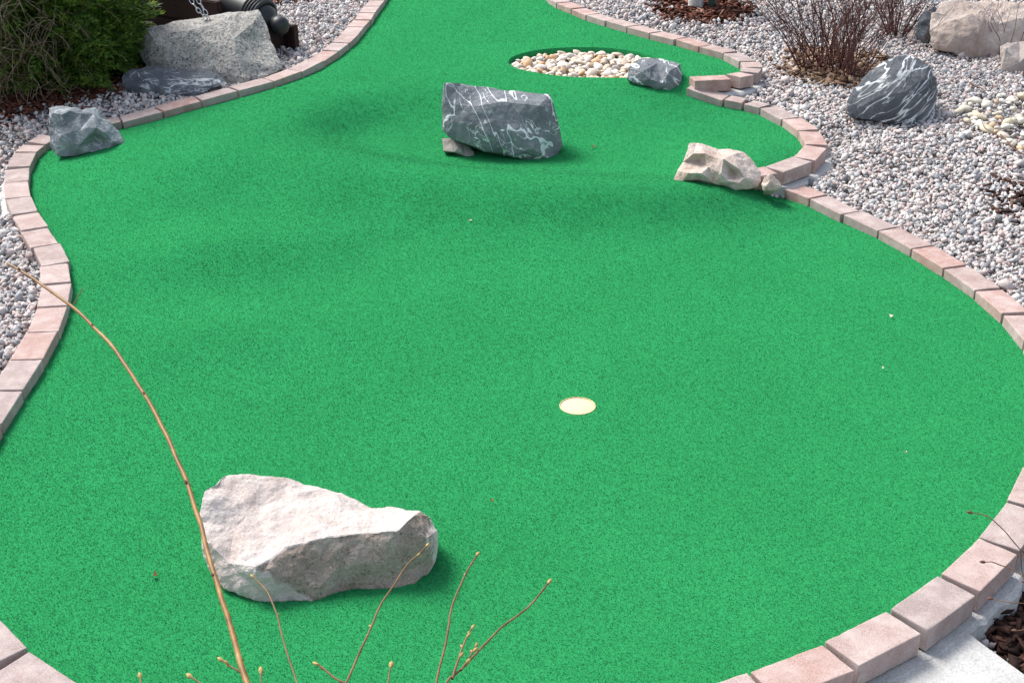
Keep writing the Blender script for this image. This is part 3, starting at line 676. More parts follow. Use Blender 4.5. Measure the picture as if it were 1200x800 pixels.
# ------------------------------------------------------------------ rocks
def rock(name, boundary, interior, Y0, D, mat, label, zg, rounds=4, amp=.008, freq=9, seed=0, cat='rock', slope=1.35, shrink=.8, group=None, grain_shade=None):
    n = len(boundary); P2 = [Vector((a, -b)) for a, b, _ in boundary]+[Vector((a, -b)) for a, b, _ in interior]
    r = delaunay_2d_cdt(P2, [(i, (i+1) % n) for i in range(n)], [], 1, 1e-4)
    src = [o[0] for o in r[3]]
    allp = list(boundary)+list(interior)
    bm = bmesh.new(); vs = []
    for s in src:
        a, b, d = allp[s]; vs.append(bm.verts.new(aty(a, b, Y0+d)))
    order = {s: i for i, s in enumerate(src)}
    poly = np.array([(p.x, p.y) for p in P2[:n]])
    for f in r[2]:
        c = np.mean([(r[0][i].x, r[0][i].y) for i in f], axis=0)
        if inpoly([c], poly)[0]: bm.faces.new([vs[i] for i in f])
    front = [vs[order[i]] for i in range(n)]
    cx = sum(v.co.x for v in front)/n
    back = []
    for v in front:
        d = v.co-Vector((0, 0, CZ)); q = v.co+d*(D/d.y)
        q.z = v.co.z+(q.z-v.co.z)*slope-.01; q.x = cx+(q.x-cx)*shrink
        q.z = max(q.z, zg-.04); back.append(bm.verts.new(q))
    for i in range(n):
        j = (i+1) % n; bm.faces.new((front[i], front[j], back[j], back[i]))
    cb = bm.verts.new(sum((v.co for v in back), Vector())/n)
    for i in range(n): bm.faces.new((back[i], back[(i+1) % n], cb))
    bmesh.ops.triangulate(bm, faces=bm.faces[:])
    bmesh.ops.recalc_face_normals(bm, faces=bm.faces)
    for k in range(rounds):
        bmesh.ops.subdivide_edges(bm, edges=bm.edges[:], cuts=1, use_grid_fill=True)
        if k == 1: bmesh.ops.smooth_vert(bm, verts=bm.verts[:], factor=.16, use_axis_x=True, use_axis_y=True, use_axis_z=True)
        if k == rounds-1: bmesh.ops.smooth_vert(bm, verts=bm.verts[:], factor=.12, use_axis_x=True, use_axis_y=True, use_axis_z=True)
    bm.normal_update()
    o3 = Vector((seed*3.1, seed*1.7, seed*.9)); mv = []
    for v in bm.verts:
        p = v.co*freq+o3
        cell = noise.voronoi(p*.8)[0]; facet = (cell[1]-cell[0])
        h = (noise.fractal(p, 1.0, 2.1, 5)*.55+(min(facet, .5)-.25)*.9+noise.fractal(p*4.3, 1, 2, 3)*.16)
        mv.append(v.normal*h*amp)
    for v, m in zip(bm.verts, mv): v.co += m
    bc = Vector((cx, 0, zg)); ys = [v.co.y for v in bm.verts]; bc.y = (min(ys)+max(ys))/2
    bmesh.ops.translate(bm, verts=bm.verts, vec=-bc)
    me = bpy.data.meshes.new(name); bm.to_mesh(me); me.materials.append(mat)
    if grain_shade:  # mask below the ridge: front face grain plus painted-in shade
        st = []; rx, ry = np.array(grain_shade).T
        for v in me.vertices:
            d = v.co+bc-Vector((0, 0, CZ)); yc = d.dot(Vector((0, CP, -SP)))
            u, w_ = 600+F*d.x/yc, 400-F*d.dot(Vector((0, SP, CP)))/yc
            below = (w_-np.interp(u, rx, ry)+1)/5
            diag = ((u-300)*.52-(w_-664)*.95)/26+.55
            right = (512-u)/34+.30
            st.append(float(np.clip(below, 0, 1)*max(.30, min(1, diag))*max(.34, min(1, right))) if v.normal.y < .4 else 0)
        at = me.attributes.new('grain_shade', 'FLOAT', 'POINT'); at.data.foreach_set('value', st)
    bm.free()
    o = link(name, me, None); o.location = bc
    return tag(o, label, cat, group)

# front pink granite boulder
w = ont(380, 704)
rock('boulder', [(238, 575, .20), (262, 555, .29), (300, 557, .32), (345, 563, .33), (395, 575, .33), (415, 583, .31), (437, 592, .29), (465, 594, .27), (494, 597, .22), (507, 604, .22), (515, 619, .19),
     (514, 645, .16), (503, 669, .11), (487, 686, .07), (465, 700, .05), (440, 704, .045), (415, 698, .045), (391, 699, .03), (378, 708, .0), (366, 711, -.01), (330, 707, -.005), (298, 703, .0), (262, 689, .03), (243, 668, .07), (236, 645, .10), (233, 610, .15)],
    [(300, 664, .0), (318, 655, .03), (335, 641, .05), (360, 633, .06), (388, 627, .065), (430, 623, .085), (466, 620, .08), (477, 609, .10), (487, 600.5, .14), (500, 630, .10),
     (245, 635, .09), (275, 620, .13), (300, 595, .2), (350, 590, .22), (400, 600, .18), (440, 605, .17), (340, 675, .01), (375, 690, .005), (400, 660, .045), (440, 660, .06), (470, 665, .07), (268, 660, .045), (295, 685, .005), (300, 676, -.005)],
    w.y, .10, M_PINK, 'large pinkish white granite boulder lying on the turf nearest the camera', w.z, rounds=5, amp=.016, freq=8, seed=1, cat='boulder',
    grain_shade=[(230, 648), (262, 656), (300, 663), (318, 655), (335, 642), (360, 634), (390, 628), (430, 623), (466, 621), (478, 609), (488, 600), (494, 596), (520, 596)])
# centre veined rock and its wedge
w = ont(610, 188)
rock('veined_rock', [(520, 97, .14), (540, 98, .18), (575, 103, .2), (610, 107, .2), (645, 110, .17), (650, 125, .14), (657, 150, .12), (660, 170, .1), (655, 182, .07), (645, 188, .03), (620, 188, .01), (597, 182, .0), (570, 177, .01), (545, 169, .025), (525, 161, .05), (517, 152, .07), (517, 125, .1)],
    [(522, 120, .09), (545, 124, .08), (562, 124, .065), (577, 121, .075), (592, 119, .085), (615, 122, .075), (632, 124, .07), (645, 128, .09), (530, 142, .05), (556, 148, .02), (575, 158, -.01), (600, 150, .02), (625, 150, .025), (645, 155, .05), (590, 172, -.02), (625, 175, -.02), (575, 138, .035), (560, 110, .145), (610, 114, .14)],
    w.y, .14, M_VEIN, 'dark grey rock with white veins standing in the middle of the green', w.z, rounds=4, amp=.008, freq=11, seed=2)
w2 = ont(530, 184)
rock('stone_wedge', [(518, 162, .06), (530, 162, .06), (542, 167, .05), (556, 177, .04), (556, 186, .01), (545, 183, .0), (533, 178, .0), (519, 177, .01)], [(537, 173, .0)], w2.y, .1, M_GREYTAN,
     'small pinkish stone wedged under the left end of the white veined rock', w2.z, rounds=3, amp=.004, freq=20, seed=3, cat='stone')
# rock at the pebble hole
w = ont(765, 104)
rock('dark_rock', [(742, 72, .1), (752, 67, .15), (770, 68, .18), (785, 71, .17), (798, 75, .13), (800, 88, .1), (797, 103, .04), (785, 107, .0), (765, 103.5, -.01), (747, 98, .0), (735, 93, .03), (736, 80, .06)],
     [(762, 79, .04), (785, 83, .02), (752, 84, .01), (790, 95, .02), (762, 93, -.02), (776, 98, -.015), (770, 74, .1)], w.y, .12, M_VEIN, 'small dark veined rock sitting at the end of the pebble hole', w.z, rounds=4, amp=.012, freq=11, seed=4)
# cream rock, small neighbour
w = ont(858, 222)
rock('cream_rock', [(807, 168, .13), (817, 167, .16), (830, 171, .17), (843, 175, .17), (857, 174, .17), (872, 179, .14), (885, 190, .1), (893, 203, .07), (892, 213, .04), (887, 219, .02), (876, 222, .0), (862, 224, -.01), (852, 219, .0), (838, 216, .005), (820, 211, .02), (800, 212, .03), (788, 212, .05), (793, 201, .07), (800, 190, .1)],
     [(813, 180, .075), (818, 188, .105), (827, 180, .06), (836, 184, .05), (848, 186, .03), (858, 181, .08), (870, 187, .09), (866, 198, .005), (873, 208, -.01), (860, 205, .045), (866, 214, -.02), (845, 203, -.01), (830, 196, .035), (822, 203, .0), (806, 203, .02), (852, 212, -.015), (882, 200, .06)],
     w.y, .1, M_CREAM, 'cream coloured jagged rock on the lip of the green beside the paver border', w.z, rounds=4, amp=.008, freq=13, seed=5)
w = ont(902, 224); w.y = 4.985
rock('cream_stone', [(896, 207, .03), (902, 203, .04), (908, 207, .04), (913, 213, .04), (917, 219, .03), (909, 222, .01), (902, 223.5, .0), (895, 224, -.002), (892, 216, .015)], [(902, 212, .01), (898, 218, -.005), (908, 216, .01)],
     w.y, .06, M_CREAM, 'small cream stone between the jagged cream rock and the border', w.z, rounds=3, amp=.006, freq=16, seed=6, cat='stone')
# left slate
w = ont(95, 182)
rock('slate_rock', [(58, 127, .1), (66, 125, .13), (78, 123.5, .15), (91, 125, .15), (96, 129, .13), (103, 127, .14), (112, 126, .15), (120, 132, .14), (128, 140, .13), (140, 153, .1), (146, 168, .05), (139, 171, .03), (128, 175, .01), (107, 179, .0), (86, 184, -.01), (66, 183.5, -.01), (59, 172, .02), (57, 150, .06)],
     [(61, 132, .05), (72, 134, .04), (82, 130, .06), (95, 134, .06), (110, 133, .09), (113, 150, .0), (104, 158, -.01), (92, 171, -.02), (70, 160, .0), (112, 165, .04), (121, 168, .035), (122, 155, .0), (132, 165, .01), (95, 150, .01), (75, 148, .03)],
     w.y, .12, M_SLATE, 'blue grey rock sitting across the left paver border', w.z, rounds=4, amp=.011, freq=10, seed=7)
# big granite and slate by the left border
w = ong(282, 100)
rock('granite_block', [(170, 33, .32), (186, 30, .36), (200, 26, .4), (222, 23, .42), (240, 19.5, .44), (262, 15, .44), (285, 13, .44), (303, 10.5, .42), (312, 25, .36), (320, 50, .25), (331, 80, .12), (322, 86, .07), (300, 95, .01), (285, 101, -.03), (260, 103, .0), (215, 106, .06), (185, 98, .14), (170, 80, .2), (163, 60, .25), (165, 42, .3)],
     [(266, 22, .30), (274, 45, .14), (281, 72, .03), (285, 90, -.02), (182, 48, .19), (200, 38, .22), (225, 34, .21), (220, 70, .12), (250, 55, .12), (255, 85, .03), (248, 28, .24), (298, 45, .24), (306, 75, .10), (205, 85, .12), (300, 25, .33)],
    w.y, .22, M_GRANITE, 'big speckled grey granite block behind the left border in front of the cannon', w.z, rounds=4, amp=.016, freq=7, seed=8, cat='boulder')
w = ong(215, 113)
rock('slate_slab', [(141, 92, .08), (146, 85, .13), (155, 80.5, .17), (175, 78, .2), (200, 79.5, .2), (225, 83, .18), (245, 80, .17), (256, 87, .12), (266, 98, .06), (252, 103, .02), (227, 113, -.02), (205, 115, -.03), (175, 113, .0), (155, 111, .03), (143, 102, .05)],
     [(165, 91, .05), (200, 90, .07), (228, 93, .05), (242, 96, .02), (188, 103, -.02), (215, 103, -.03), (160, 102, .02), (240, 88, .1)],
     w.y, .1, M_SLATEDK, 'low dark slate slab lying against the grey granite block', w.z, rounds=4, amp=.016, freq=8, seed=9)
# striped rock right
w = ong(1055, 146)
rock('striped_rock', [(1036, 71, .16), (1050, 65, .18), (1062, 64, .19), (1075, 68, .18), (1088, 78, .15), (1097, 92, .12), (1100, 108, .09), (1097, 130, .05), (1091, 145, .02), (1075, 149, -.01), (1050, 146, -.03), (1020, 141, -.02), (995, 138, .03), (992, 121, .06), (997, 108, .08), (1006, 97, .1), (1020, 83, .13)],
     [(1040, 85, .06), (1065, 78, .1), (1082, 93, .05), (1060, 108, -.03), (1030, 113, -.01), (1010, 125, .01), (1080, 125, .0), (1050, 130, -.05), (1090, 115, .04)],
     w.y, .15, M_VEIN2, 'dark rounded rock with slanting white stripes standing on the gravel', w.z, rounds=4, amp=.012, freq=8, seed=10)
# tan blocks back right
w = ong(1146, 71)
rock('sandstone_block', [(1092, 16, .2), (1104, 7, .35), (1130, 2, .5), (1165, 0, .65), (1195, 3, .7), (1225, 8, .7), (1225, 75, .3), (1200, 75, .25), (1180, 74, .12), (1168, 73, .05), (1142, 71, .0), (1125, 69, .0), (1110, 62, .02), (1093, 57, .08), (1090, 35, .12)],
     [(1145, 16, .16), (1147, 40, .04), (1145, 62, .0), (1120, 20, .1), (1118, 45, .02), (1108, 14, .2), (1170, 28, .22), (1170, 52, .11), (1195, 22, .35), (1160, 20, .22), (1200, 50, .25), (1130, 12, .25), (1180, 12, .45)],
     w.y, .3, M_TAN, 'big tan sandstone block with a cleft face behind the gravel', w.z, rounds=4, amp=.040, freq=4.5, seed=11, cat='boulder')
w = ong(1195, 88)
rock('grey_tan_block', [(1171, 53, .12), (1180, 49.5, .18), (1195, 48, .22), (1215, 50, .26), (1240, 55, .26), (1240, 93, .06), (1212, 93, .0), (1190, 89, .0), (1173, 84, .03)],
     [(1178, 57, .05), (1208, 59, .04), (1195, 73, .0), (1225, 62, .06)], w.y, .2, M_GREYTAN, 'grey tan stone block at the right edge in front of the big tan block', w.z, rounds=4, amp=.013, freq=7, seed=12)
w = ong(1084, 53)
rock('mottled_rock', [(1074, 30, .1), (1078, 20, .14), (1086, 12, .2), (1096, 8, .24), (1101, 20, .2), (1098, 40, .12), (1094, 53, .03), (1084, 54, .0), (1076, 48, .03), (1072, 40, .06)], [(1084, 24, .08), (1090, 30, .06), (1084, 42, .0), (1091, 44, .02)],
     w.y, .2, M_SLATEDK, 'narrow dark mottled rock leaning beside the big tan block', w.z, rounds=4, amp=.014, freq=9, seed=13)
w = ong(1068, 47)
rock('pale_stone', [(1062, 44, .03), (1066, 38, .06), (1072, 34, .08), (1076, 40, .06), (1076, 47, .02), (1068, 49, .0)], [(1069, 42, .01)], w.y, .08, M_CREAM, 'small pale stone at the foot of the dark mottled rock', w.z, rounds=3, amp=.008, freq=14, seed=14, cat='stone')
w = ong(1085, 8)
rock('flat_slab', [(1040, 2, .1), (1055, -6, .25), (1090, -12, .4), (1125, -10, .4), (1140, 0, .2), (1120, 5, .05), (1085, 9, 0), (1055, 9, 0)], [(1085, 0, .1), (1110, 0, .12), (1065, 2, .06)], w.y, .2, M_SLATE, 'flat pale grey slab behind the big tan block', w.z, rounds=3, amp=.012, freq=7, seed=15)

# ------------------------------------------------------------------ river pebbles
peb = []
for i in range(9):
    bm = bmesh.new(); bmesh.ops.create_icosphere(bm, subdivisions=3, radius=1)
    for v in bm.verts:
        k = 1+.22*noise.noise(v.co*.9+Vector((i*7, 0, 0)))+.09*noise.noise(v.co*2.2+Vector((0, i*5, 0)))
        v.co *= k; v.co.x *= 1.0+.1*(i % 4); v.co.y *= .85; v.co.z *= .55+.05*(i % 3)
    me = bpy.data.meshes.new('pebble'); bm.to_mesh(me); bm.free(); me.polygons.foreach_set('use_smooth', [True]*len(me.polygons)); peb.append(me)
pebc = [m.copy() for m in peb]
for m in peb: m.materials.append(M_PEB)
for m in pebc: m.materials.append(M_YEL)
def scatter_pebbles(poly, count, mind, size, zf, meshes, label, group, cat='pebble'):
    lo, hi = poly.min(0), poly.max(0); pts = []; tries = 0
    while len(pts) < count and tries < 60000:
        tries += 1; p = rng.uniform(lo, hi)
        if not inpoly([p], poly)[0]: continue
        s = size[0]+(size[1]-size[0])*rng.random()**1.6
        if any((p[0]-q[0])**2+(p[1]-q[1])**2 < (mind*(s+q[2]))**2 for q in pts): continue
        pts.append((p[0], p[1], s))
    for x, y, s in pts:
        o = bpy.data.objects.new('river_pebble', random.choice(meshes)); COL.objects.link(o)
        o.location = (x, y, zf(x, y)+s*.3+random.uniform(-.004, .006)); o.scale = (s, s, s)
        o.rotation_euler = (random.gauss(0, .3), random.gauss(0, .3), random.uniform(0, 6.3)); tag(o, label, cat, group)
    print(group, len(pts))
hc = hole.mean(0); inner = hc+(hole-hc)*.955
bm = bmesh.new(); bm.faces.new([bm.verts.new((*p, .042)) for p in hc+(hole-hc)*1.02]); bmesh.ops.recalc_face_normals(bm, faces=bm.faces)
tb = MT('basin_sand', .95, .1); tb.color(tb.ramp(tb.noise(70, 4, .7), [(.3, (.16, .11, .075)), (.7, (.42, .33, .24))])); tb.bump(tb.noise(60, 4), .8, .01)
tag(bmobj('basin_floor', bm, tb.m), kind='structure')
y0, y1 = hole[:, 1].min(), hole[:, 1].max()
scatter_pebbles(inner, 270, .60, (.015, .032), lambda x, y: .084-.005*(y-y0)/(y1-y0), peb, 'cream or tan rounded river pebble lying in the oval hole in the green', 'pebbles filling the oval hole')
scatter_pebbles(P_YEL, 130, .62, (.015, .031), lambda x, y: gz(x, y)+.010, pebc, 'yellowish rounded stone in the pale patch on the gravel at right', 'yellowish stones on the gravel at right')

# ------------------------------------------------------------------ tubes / twigs
class TB:
    def __init__(s): s.V, s.Q = [], []
    def tube(s, pts, radii, n=6, cap=True):
        pts = [Vector(p) for p in pts]; b0 = len(s.V)
        if not hasattr(radii, '__len__'): radii = [radii]*len(pts)
        up = Vector((.3, .2, 1)); prev = None
        for i, (p, r) in enumerate(zip(pts, radii)):
            d = (pts[min(i+1, len(pts)-1)]-pts[max(i-1, 0)]).normalized()
            a = d.cross(prev if prev else (up if abs(d.z) < .9 else Vector((1, 0, 0)))).normalized(); 
            if prev: a = (prev-d*prev.dot(d)).normalized()
            prev = a; c = d.cross(a)
            for k in range(n):
                t = 2*math.pi*k/n; s.V.append(p+(a*math.cos(t)+c*math.sin(t))*r)
        for i in range(len(pts)-1):
            for k in range(n):
                j = (k+1) % n; s.Q.append((b0+i*n+k, b0+i*n+j, b0+(i+1)*n+j, b0+(i+1)*n+k))
        if cap:
            s.Q.append(tuple(b0+k for k in range(n))[::-1][:4] if n == 4 else None); 
            if s.Q[-1] is None: s.Q.pop()
    def blob(s, c, ax, L, R, n=6):
        ax = Vector(ax).normalized(); prof = [(0, .25), (.25, .85), (.5, 1), (.8, .6), (1, .08)]
        s.tube([Vector(c)+ax*(L*t) for t, _ in prof], [R*q for _, q in prof], n)
    def build(s, name, mat, parent=None, smooth=True):
        me = bpy.data.meshes.new(name); me.from_pydata([tuple(v) for v in s.V], [], s.Q); me.update()
        if smooth: me.polygons.foreach_set('use_smooth', [True]*len(me.polygons))
        return link(name, me, mat, parent)
def curve_pts(P, step=.02): return [Vector(p) for p in catmull([tuple(p) for p in P], step)]

# foreground bare shrub (px, py, distance from the camera)
base = Vector((-.12, 1.02, gz(-.12, 1.02)))
sh = empty('bare_shrub', base, 'leafless foreground shrub with one long arching orange cane and thin budding twigs', 'shrub')
def branch(path, r0, r1, name='branch', mat=M_TWIG, from_base=True, buds=6, budmat=M_BUD, budsize=.006, wob=.004, skipb=.25, tip=True):
    P = [atd(*p) for p in path]
    if from_base:
        b = base+Vector((random.uniform(-.04, .04), random.uniform(-.03, .03), -.02))
        dn = (P[0]-P[1]).normalized(); q1 = P[0]+dn*.07+Vector((0, -.006, -.02)); q2 = P[0]+dn*.16+Vector((0, -.03, -.10)); P = [b, b.lerp(q2, .55), q2, q1]+P
    r0 *= .85; r1 *= .9; C = curve_pts(P, .012); n = len(C)
    C = [p+Vector((noise.noise(p*22), noise.noise(p*22+Vector((9, 0, 0))), noise.noise(p*22+Vector((0, 9, 0)))))*wob*min(1, i/10) for i, p in enumerate(C)]
    rad = []
    for i in range(n):
        t = i/(n-1); rad.append((r0+(r1-r0)*t)*(1+.18*max(0, noise.noise(Vector((i*.5, r0*900, 2))))))
    tb = TB(); tb.tube(C, rad, 8); o = tb.build(name, mat, sh)
    if buds:
        sd = 1
        def bud(c, ax, L, R):
            bt = TB(); bt.blob(c, ax, L, R); bt.build('bud', budmat, o)
        for k in range(buds):
            t = skipb+(1-skipb)*(k+random.uniform(.2, .8))/buds; i = min(n-2, int(t*n)); d = (C[i+1]-C[i]).normalized()
            side = d.cross(Vector((0, 1, .3))).normalized()*sd; sd = -sd
            ax = (d*.8+side*.6).normalized(); s = budsize*random.uniform(.6, 1.1)
            bud(C[i]+side*rad[i]*.7, ax, s, s*.27)
        if tip: bud(C[-1], (C[-1]-C[-3]), budsize*1.15, budsize*.28)
    return C
branch([(292, 812, 1.28), (270, 735, 1.36), (247, 660, 1.45), (228, 592, 1.54), (205, 533, 1.62), (178, 477, 1.70), (150, 432, 1.77), (120, 393, 1.84), (88, 362, 1.90), (55, 338, 1.96), (25, 318, 2.02), (9, 308, 2.05)],
       .0050, .0022, 'long_cane', M_CANE, buds=16, budmat=M_BUDB, budsize=.007, wob=.0018, skipb=.3, tip=False)
branch([(84, 360, 1.905), (90, 350, 1.91), (97, 337, 1.915)], .0010, .0005, 'twig', M_TWIG, False, 0)
branch([(350, 806, 1.25), (334, 752, 1.3), (316, 700, 1.35), (298, 672, 1.39)], .0021, .0009, buds=5, budsize=.0065)
branch([(402, 808, 1.25), (418, 770, 1.28), (432, 735, 1.31), (455, 690, 1.36), (478, 662, 1.40), (499, 640, 1.44)], .0028, .001, buds=9, budsize=.007)
branch([(404, 800, 1.255), (392, 794, 1.26), (378, 782, 1.27), (372, 779, 1.275)], .0014, .0008, 'twig', M_TWIG, False, 2, budsize=.007, skipb=.4)
branch([(512, 812, 1.24), (518, 770, 1.28), (521, 740, 1.3), (533, 705, 1.34), (546, 674, 1.37), (560, 650, 1.40)], .0026, .0011, buds=8, budsize=.0075)
branch([(522, 806, 1.22), (536, 788, 1.25), (556, 768, 1.27), (580, 745, 1.30), (604, 722, 1.33), (622, 705, 1.36), (641, 684, 1.39)], .0028, .0011, buds=10, budsize=.008)
branch([(530, 795, 1.24), (538, 770, 1.26), (546, 748, 1.28), (552, 738, 1.29)], .0015, .0008, 'twig', M_TWIG, False, 4, budsize=.0065)
branch([(540, 785, 1.25), (550, 770, 1.265), (557, 758, 1.28)], .0013, .0008, 'twig', M_TWIG, False, 3, budsize=.0065)
branch([(455, 812, 1.22), (456, 800, 1.23), (457, 783, 1.25)], .0014, .0009, buds=1, budsize=.009, skipb=.9)
branch([(286, 790, 1.305), (275, 783, 1.31), (262, 774, 1.32)], .0013, .0008, 'twig', M_TWIG, False, 2, budsize=.008, skipb=.5)
branch([(306, 812, 1.24), (306, 800, 1.25), (305, 788, 1.26)], .0014, .0008, buds=1, budsize=.009, skipb=.9)
branch([(242, 812, 1.24), (236, 800, 1.25), (228, 793, 1.26)], .0014, .0008, buds=1, budsize=.009, skipb=.9)
branch([(166, 812, 1.26), (166, 802, 1.27), (165, 792, 1.28)], .0014, .0008, buds=1, budsize=.008, skipb=.9)

# right foreground twigs
wr = ong(1262, 700)
sr = empty('bare_shrub', wr, 'leafless thin brown twigs reaching over the paver border at the lower right', 'shrub')
sh, base = sr, wr
branch([(1225, 668, 2.62), (1205, 652, 2.60), (1190, 640, 2.58), (1172, 620, 2.56), (1155, 610, 2.55), (1140, 600, 2.54)], .0022, .0010, buds=4, budsize=.011, budmat=M_BUDB, wob=.012)
branch([(1230, 700, 2.60), (1205, 680, 2.58), (1185, 666, 2.57), (1170, 661, 2.56), (1154, 661, 2.55)], .0022, .0011, buds=3, budsize=.011, budmat=M_BUDB, wob=.012)
branch([(1235, 720, 2.58), (1210, 708, 2.56), (1190, 702, 2.55), (1165, 698, 2.54)], .0018, .0009, buds=2, budsize=.01, budmat=M_BUDB, wob=.012)
branch([(1196, 646, 2.585), (1197, 665, 2.6), (1201, 682, 2.62)], .0015, .0009, 'twig', M_TWIG, False, 1, budmat=M_BUDB, wob=.01)
branch([(1235, 740, 2.56), (1212, 742, 2.55), (1190, 736, 2.55)], .0016, .0009, buds=1, budsize=.01, budmat=M_BUDB, wob=.01)

# red-stem bushes
def twig_bush(name, centers, n, H, spread, label, seed, tone=M_REDTWIG, r=.0033, side=3):
    rnd = random.Random(seed); c0 = centers[0]
    root = empty(name, c0, label, 'bush')
    for cpt in centers:
        tb = TB(); tw = TB()
        for i in range(n):
            az = rnd.uniform(0, 2*math.pi); t = rnd.random()**.6; ln = H*rnd.uniform(.65, 1.1)
            b = cpt+Vector((math.cos(az)*.05*t, math.sin(az)*.05*t, -.02))
            ex = Vector((math.cos(az)*spread*t, math.sin(az)*spread*t*.9, ln*(1-.25*t)))
            P = [b, b+ex*.35+Vector((0, 0, ln*.05))+Vector((rnd.gauss(0, .012), rnd.gauss(0, .012), 0)), b+ex*.7+Vector((rnd.gauss(0, .02), rnd.gauss(0, .02), ln*.04)), b+ex]
            C = curve_pts(P, .05); m = len(C)
            C = [p+Vector((rnd.gauss(0, .003), rnd.gauss(0, .003), 0)) for p in C]
            rr = r*rnd.uniform(.7, 1.2)
            tb.tube(C, [rr*(1-.7*k/(m-1)) for k in range(m)], 5)
            for q in range(side):
                k = rnd.randrange(max(1, int(m*.3)), m-1); d = (C[k]-C[k-1]).normalized()
                sd = Vector((rnd.gauss(0, 1), rnd.gauss(0, 1), .4)).normalized()
                L = ln*rnd.uniform(.12, .34); e = C[k]+(d*.75+sd*.5)*L
                tw.tube([C[k], C[k].lerp(e, .5)+sd*.01, e], [rr*.5, rr*.4, rr*.22], 4)
                if rnd.random() < .6:
                    f = C[k].lerp(e, .5); g = f+(d*.6+Vector((rnd.gauss(0, 1), rnd.gauss(0, 1), .3)).normalized()*.6)*L*.5
                    tw.tube([f, g], [rr*.35, rr*.2], 4)
        off = len(tb.V); tb.V += tw.V; tb.Q += [tuple(k+off for k in q) for q in tw.Q]; tb.build('stems', tone, root)
twig_bush('red_twig_bush', [ong(998, 95), ong(966, 78), ong(980, 84), ong(950, 84)], 24, .66, .46, 'leafless dark red twig bush growing from dry litter beside the striped rock', 3)
twig_bush('red_twig_bush', [ong(1050, 42)], 46, .50, .32, 'leafless brown twig bush in the far gravel left of the tan block', 5, r=.003)
M_SHOOT = M_TWIG
twig_bush('bare_shoots', [ong(1178, 62)+Vector((0, -.03, 0))], 7, .42, .12, 'few thin bare brown shoots standing in front of the tan block', 9, M_TWIG, .0028, 1)
# fallen twig on gravel
tb = TB(); pts = [ong(a, b)+Vector((0, 0, .03)) for a, b in ((1168, 162), (1178, 172), (1190, 184), (1215, 196), (1250, 206))]
tb.tube(curve_pts(pts, .03), [.003]*len(curve_pts(pts, .03)), 5); tb.tube([pts[1], pts[1]+Vector((-.06, .12, .02)), pts[1]+Vector((-.04, .24, .03))], [.0024, .002, .001], 5)
tag(tb.build('fallen_twig', M_BUDB), 'thin dark twig lying across the yellowish stones and gravel', 'twig')
tb = TB(); pts = [ong(a, b)+Vector((0, 0, .022)) for a, b in ((1136, 103), (1142, 106), (1150, 109), (1154, 112))]
tb.tube(pts, [.005, .004, .003, .002], 5); tag(tb.build('fallen_twig', M_BUDB), 'short dark twig on the gravel right of the striped rock', 'twig')

# ------------------------------------------------------------------ cedars
def frond(rnd, L):
    """flat scale-leaf spray in the x (along) / y (across) plane -> quads"""
    V, Q = [], []
    def leaf(a, d, l, w):
        pz = Vector((-d.y, d.x, 0)); b = len(V)
        V.extend([a-pz*w*.5, a+d*l*.55-pz*w+Vector((0, 0, .002)), a+d*l, a+d*l*.55+pz*w+Vector((0, 0, -.002))]); Q.append((b, b+1, b+2, b+3))
    m = 8
    for i in range(m):
        t = i/m; a = Vector((L*t, 0, -.25*L*t*t)); 
        leaf(a, Vector((1, 0, -.3*t)).normalized(), L/m*1.5, L*.022)
        for s in (-1, 1):
            ll = L*(.42*(1-t)+.08)*rnd.uniform(.7, 1.15); d = Vector((.78, s*.62, -.1+rnd.gauss(0, .12))).normalized()
            leaf(a, d, ll, L*.026)
            if ll > L*.2:
                leaf(a+d*ll*.45, Vector((.95, s*.15, 0)).normalized(), ll*.5, L*.022); leaf(a+d*ll*.5, Vector((.45, s*.9, 0)).normalized(), ll*.4, L*.022)
    return V, Q
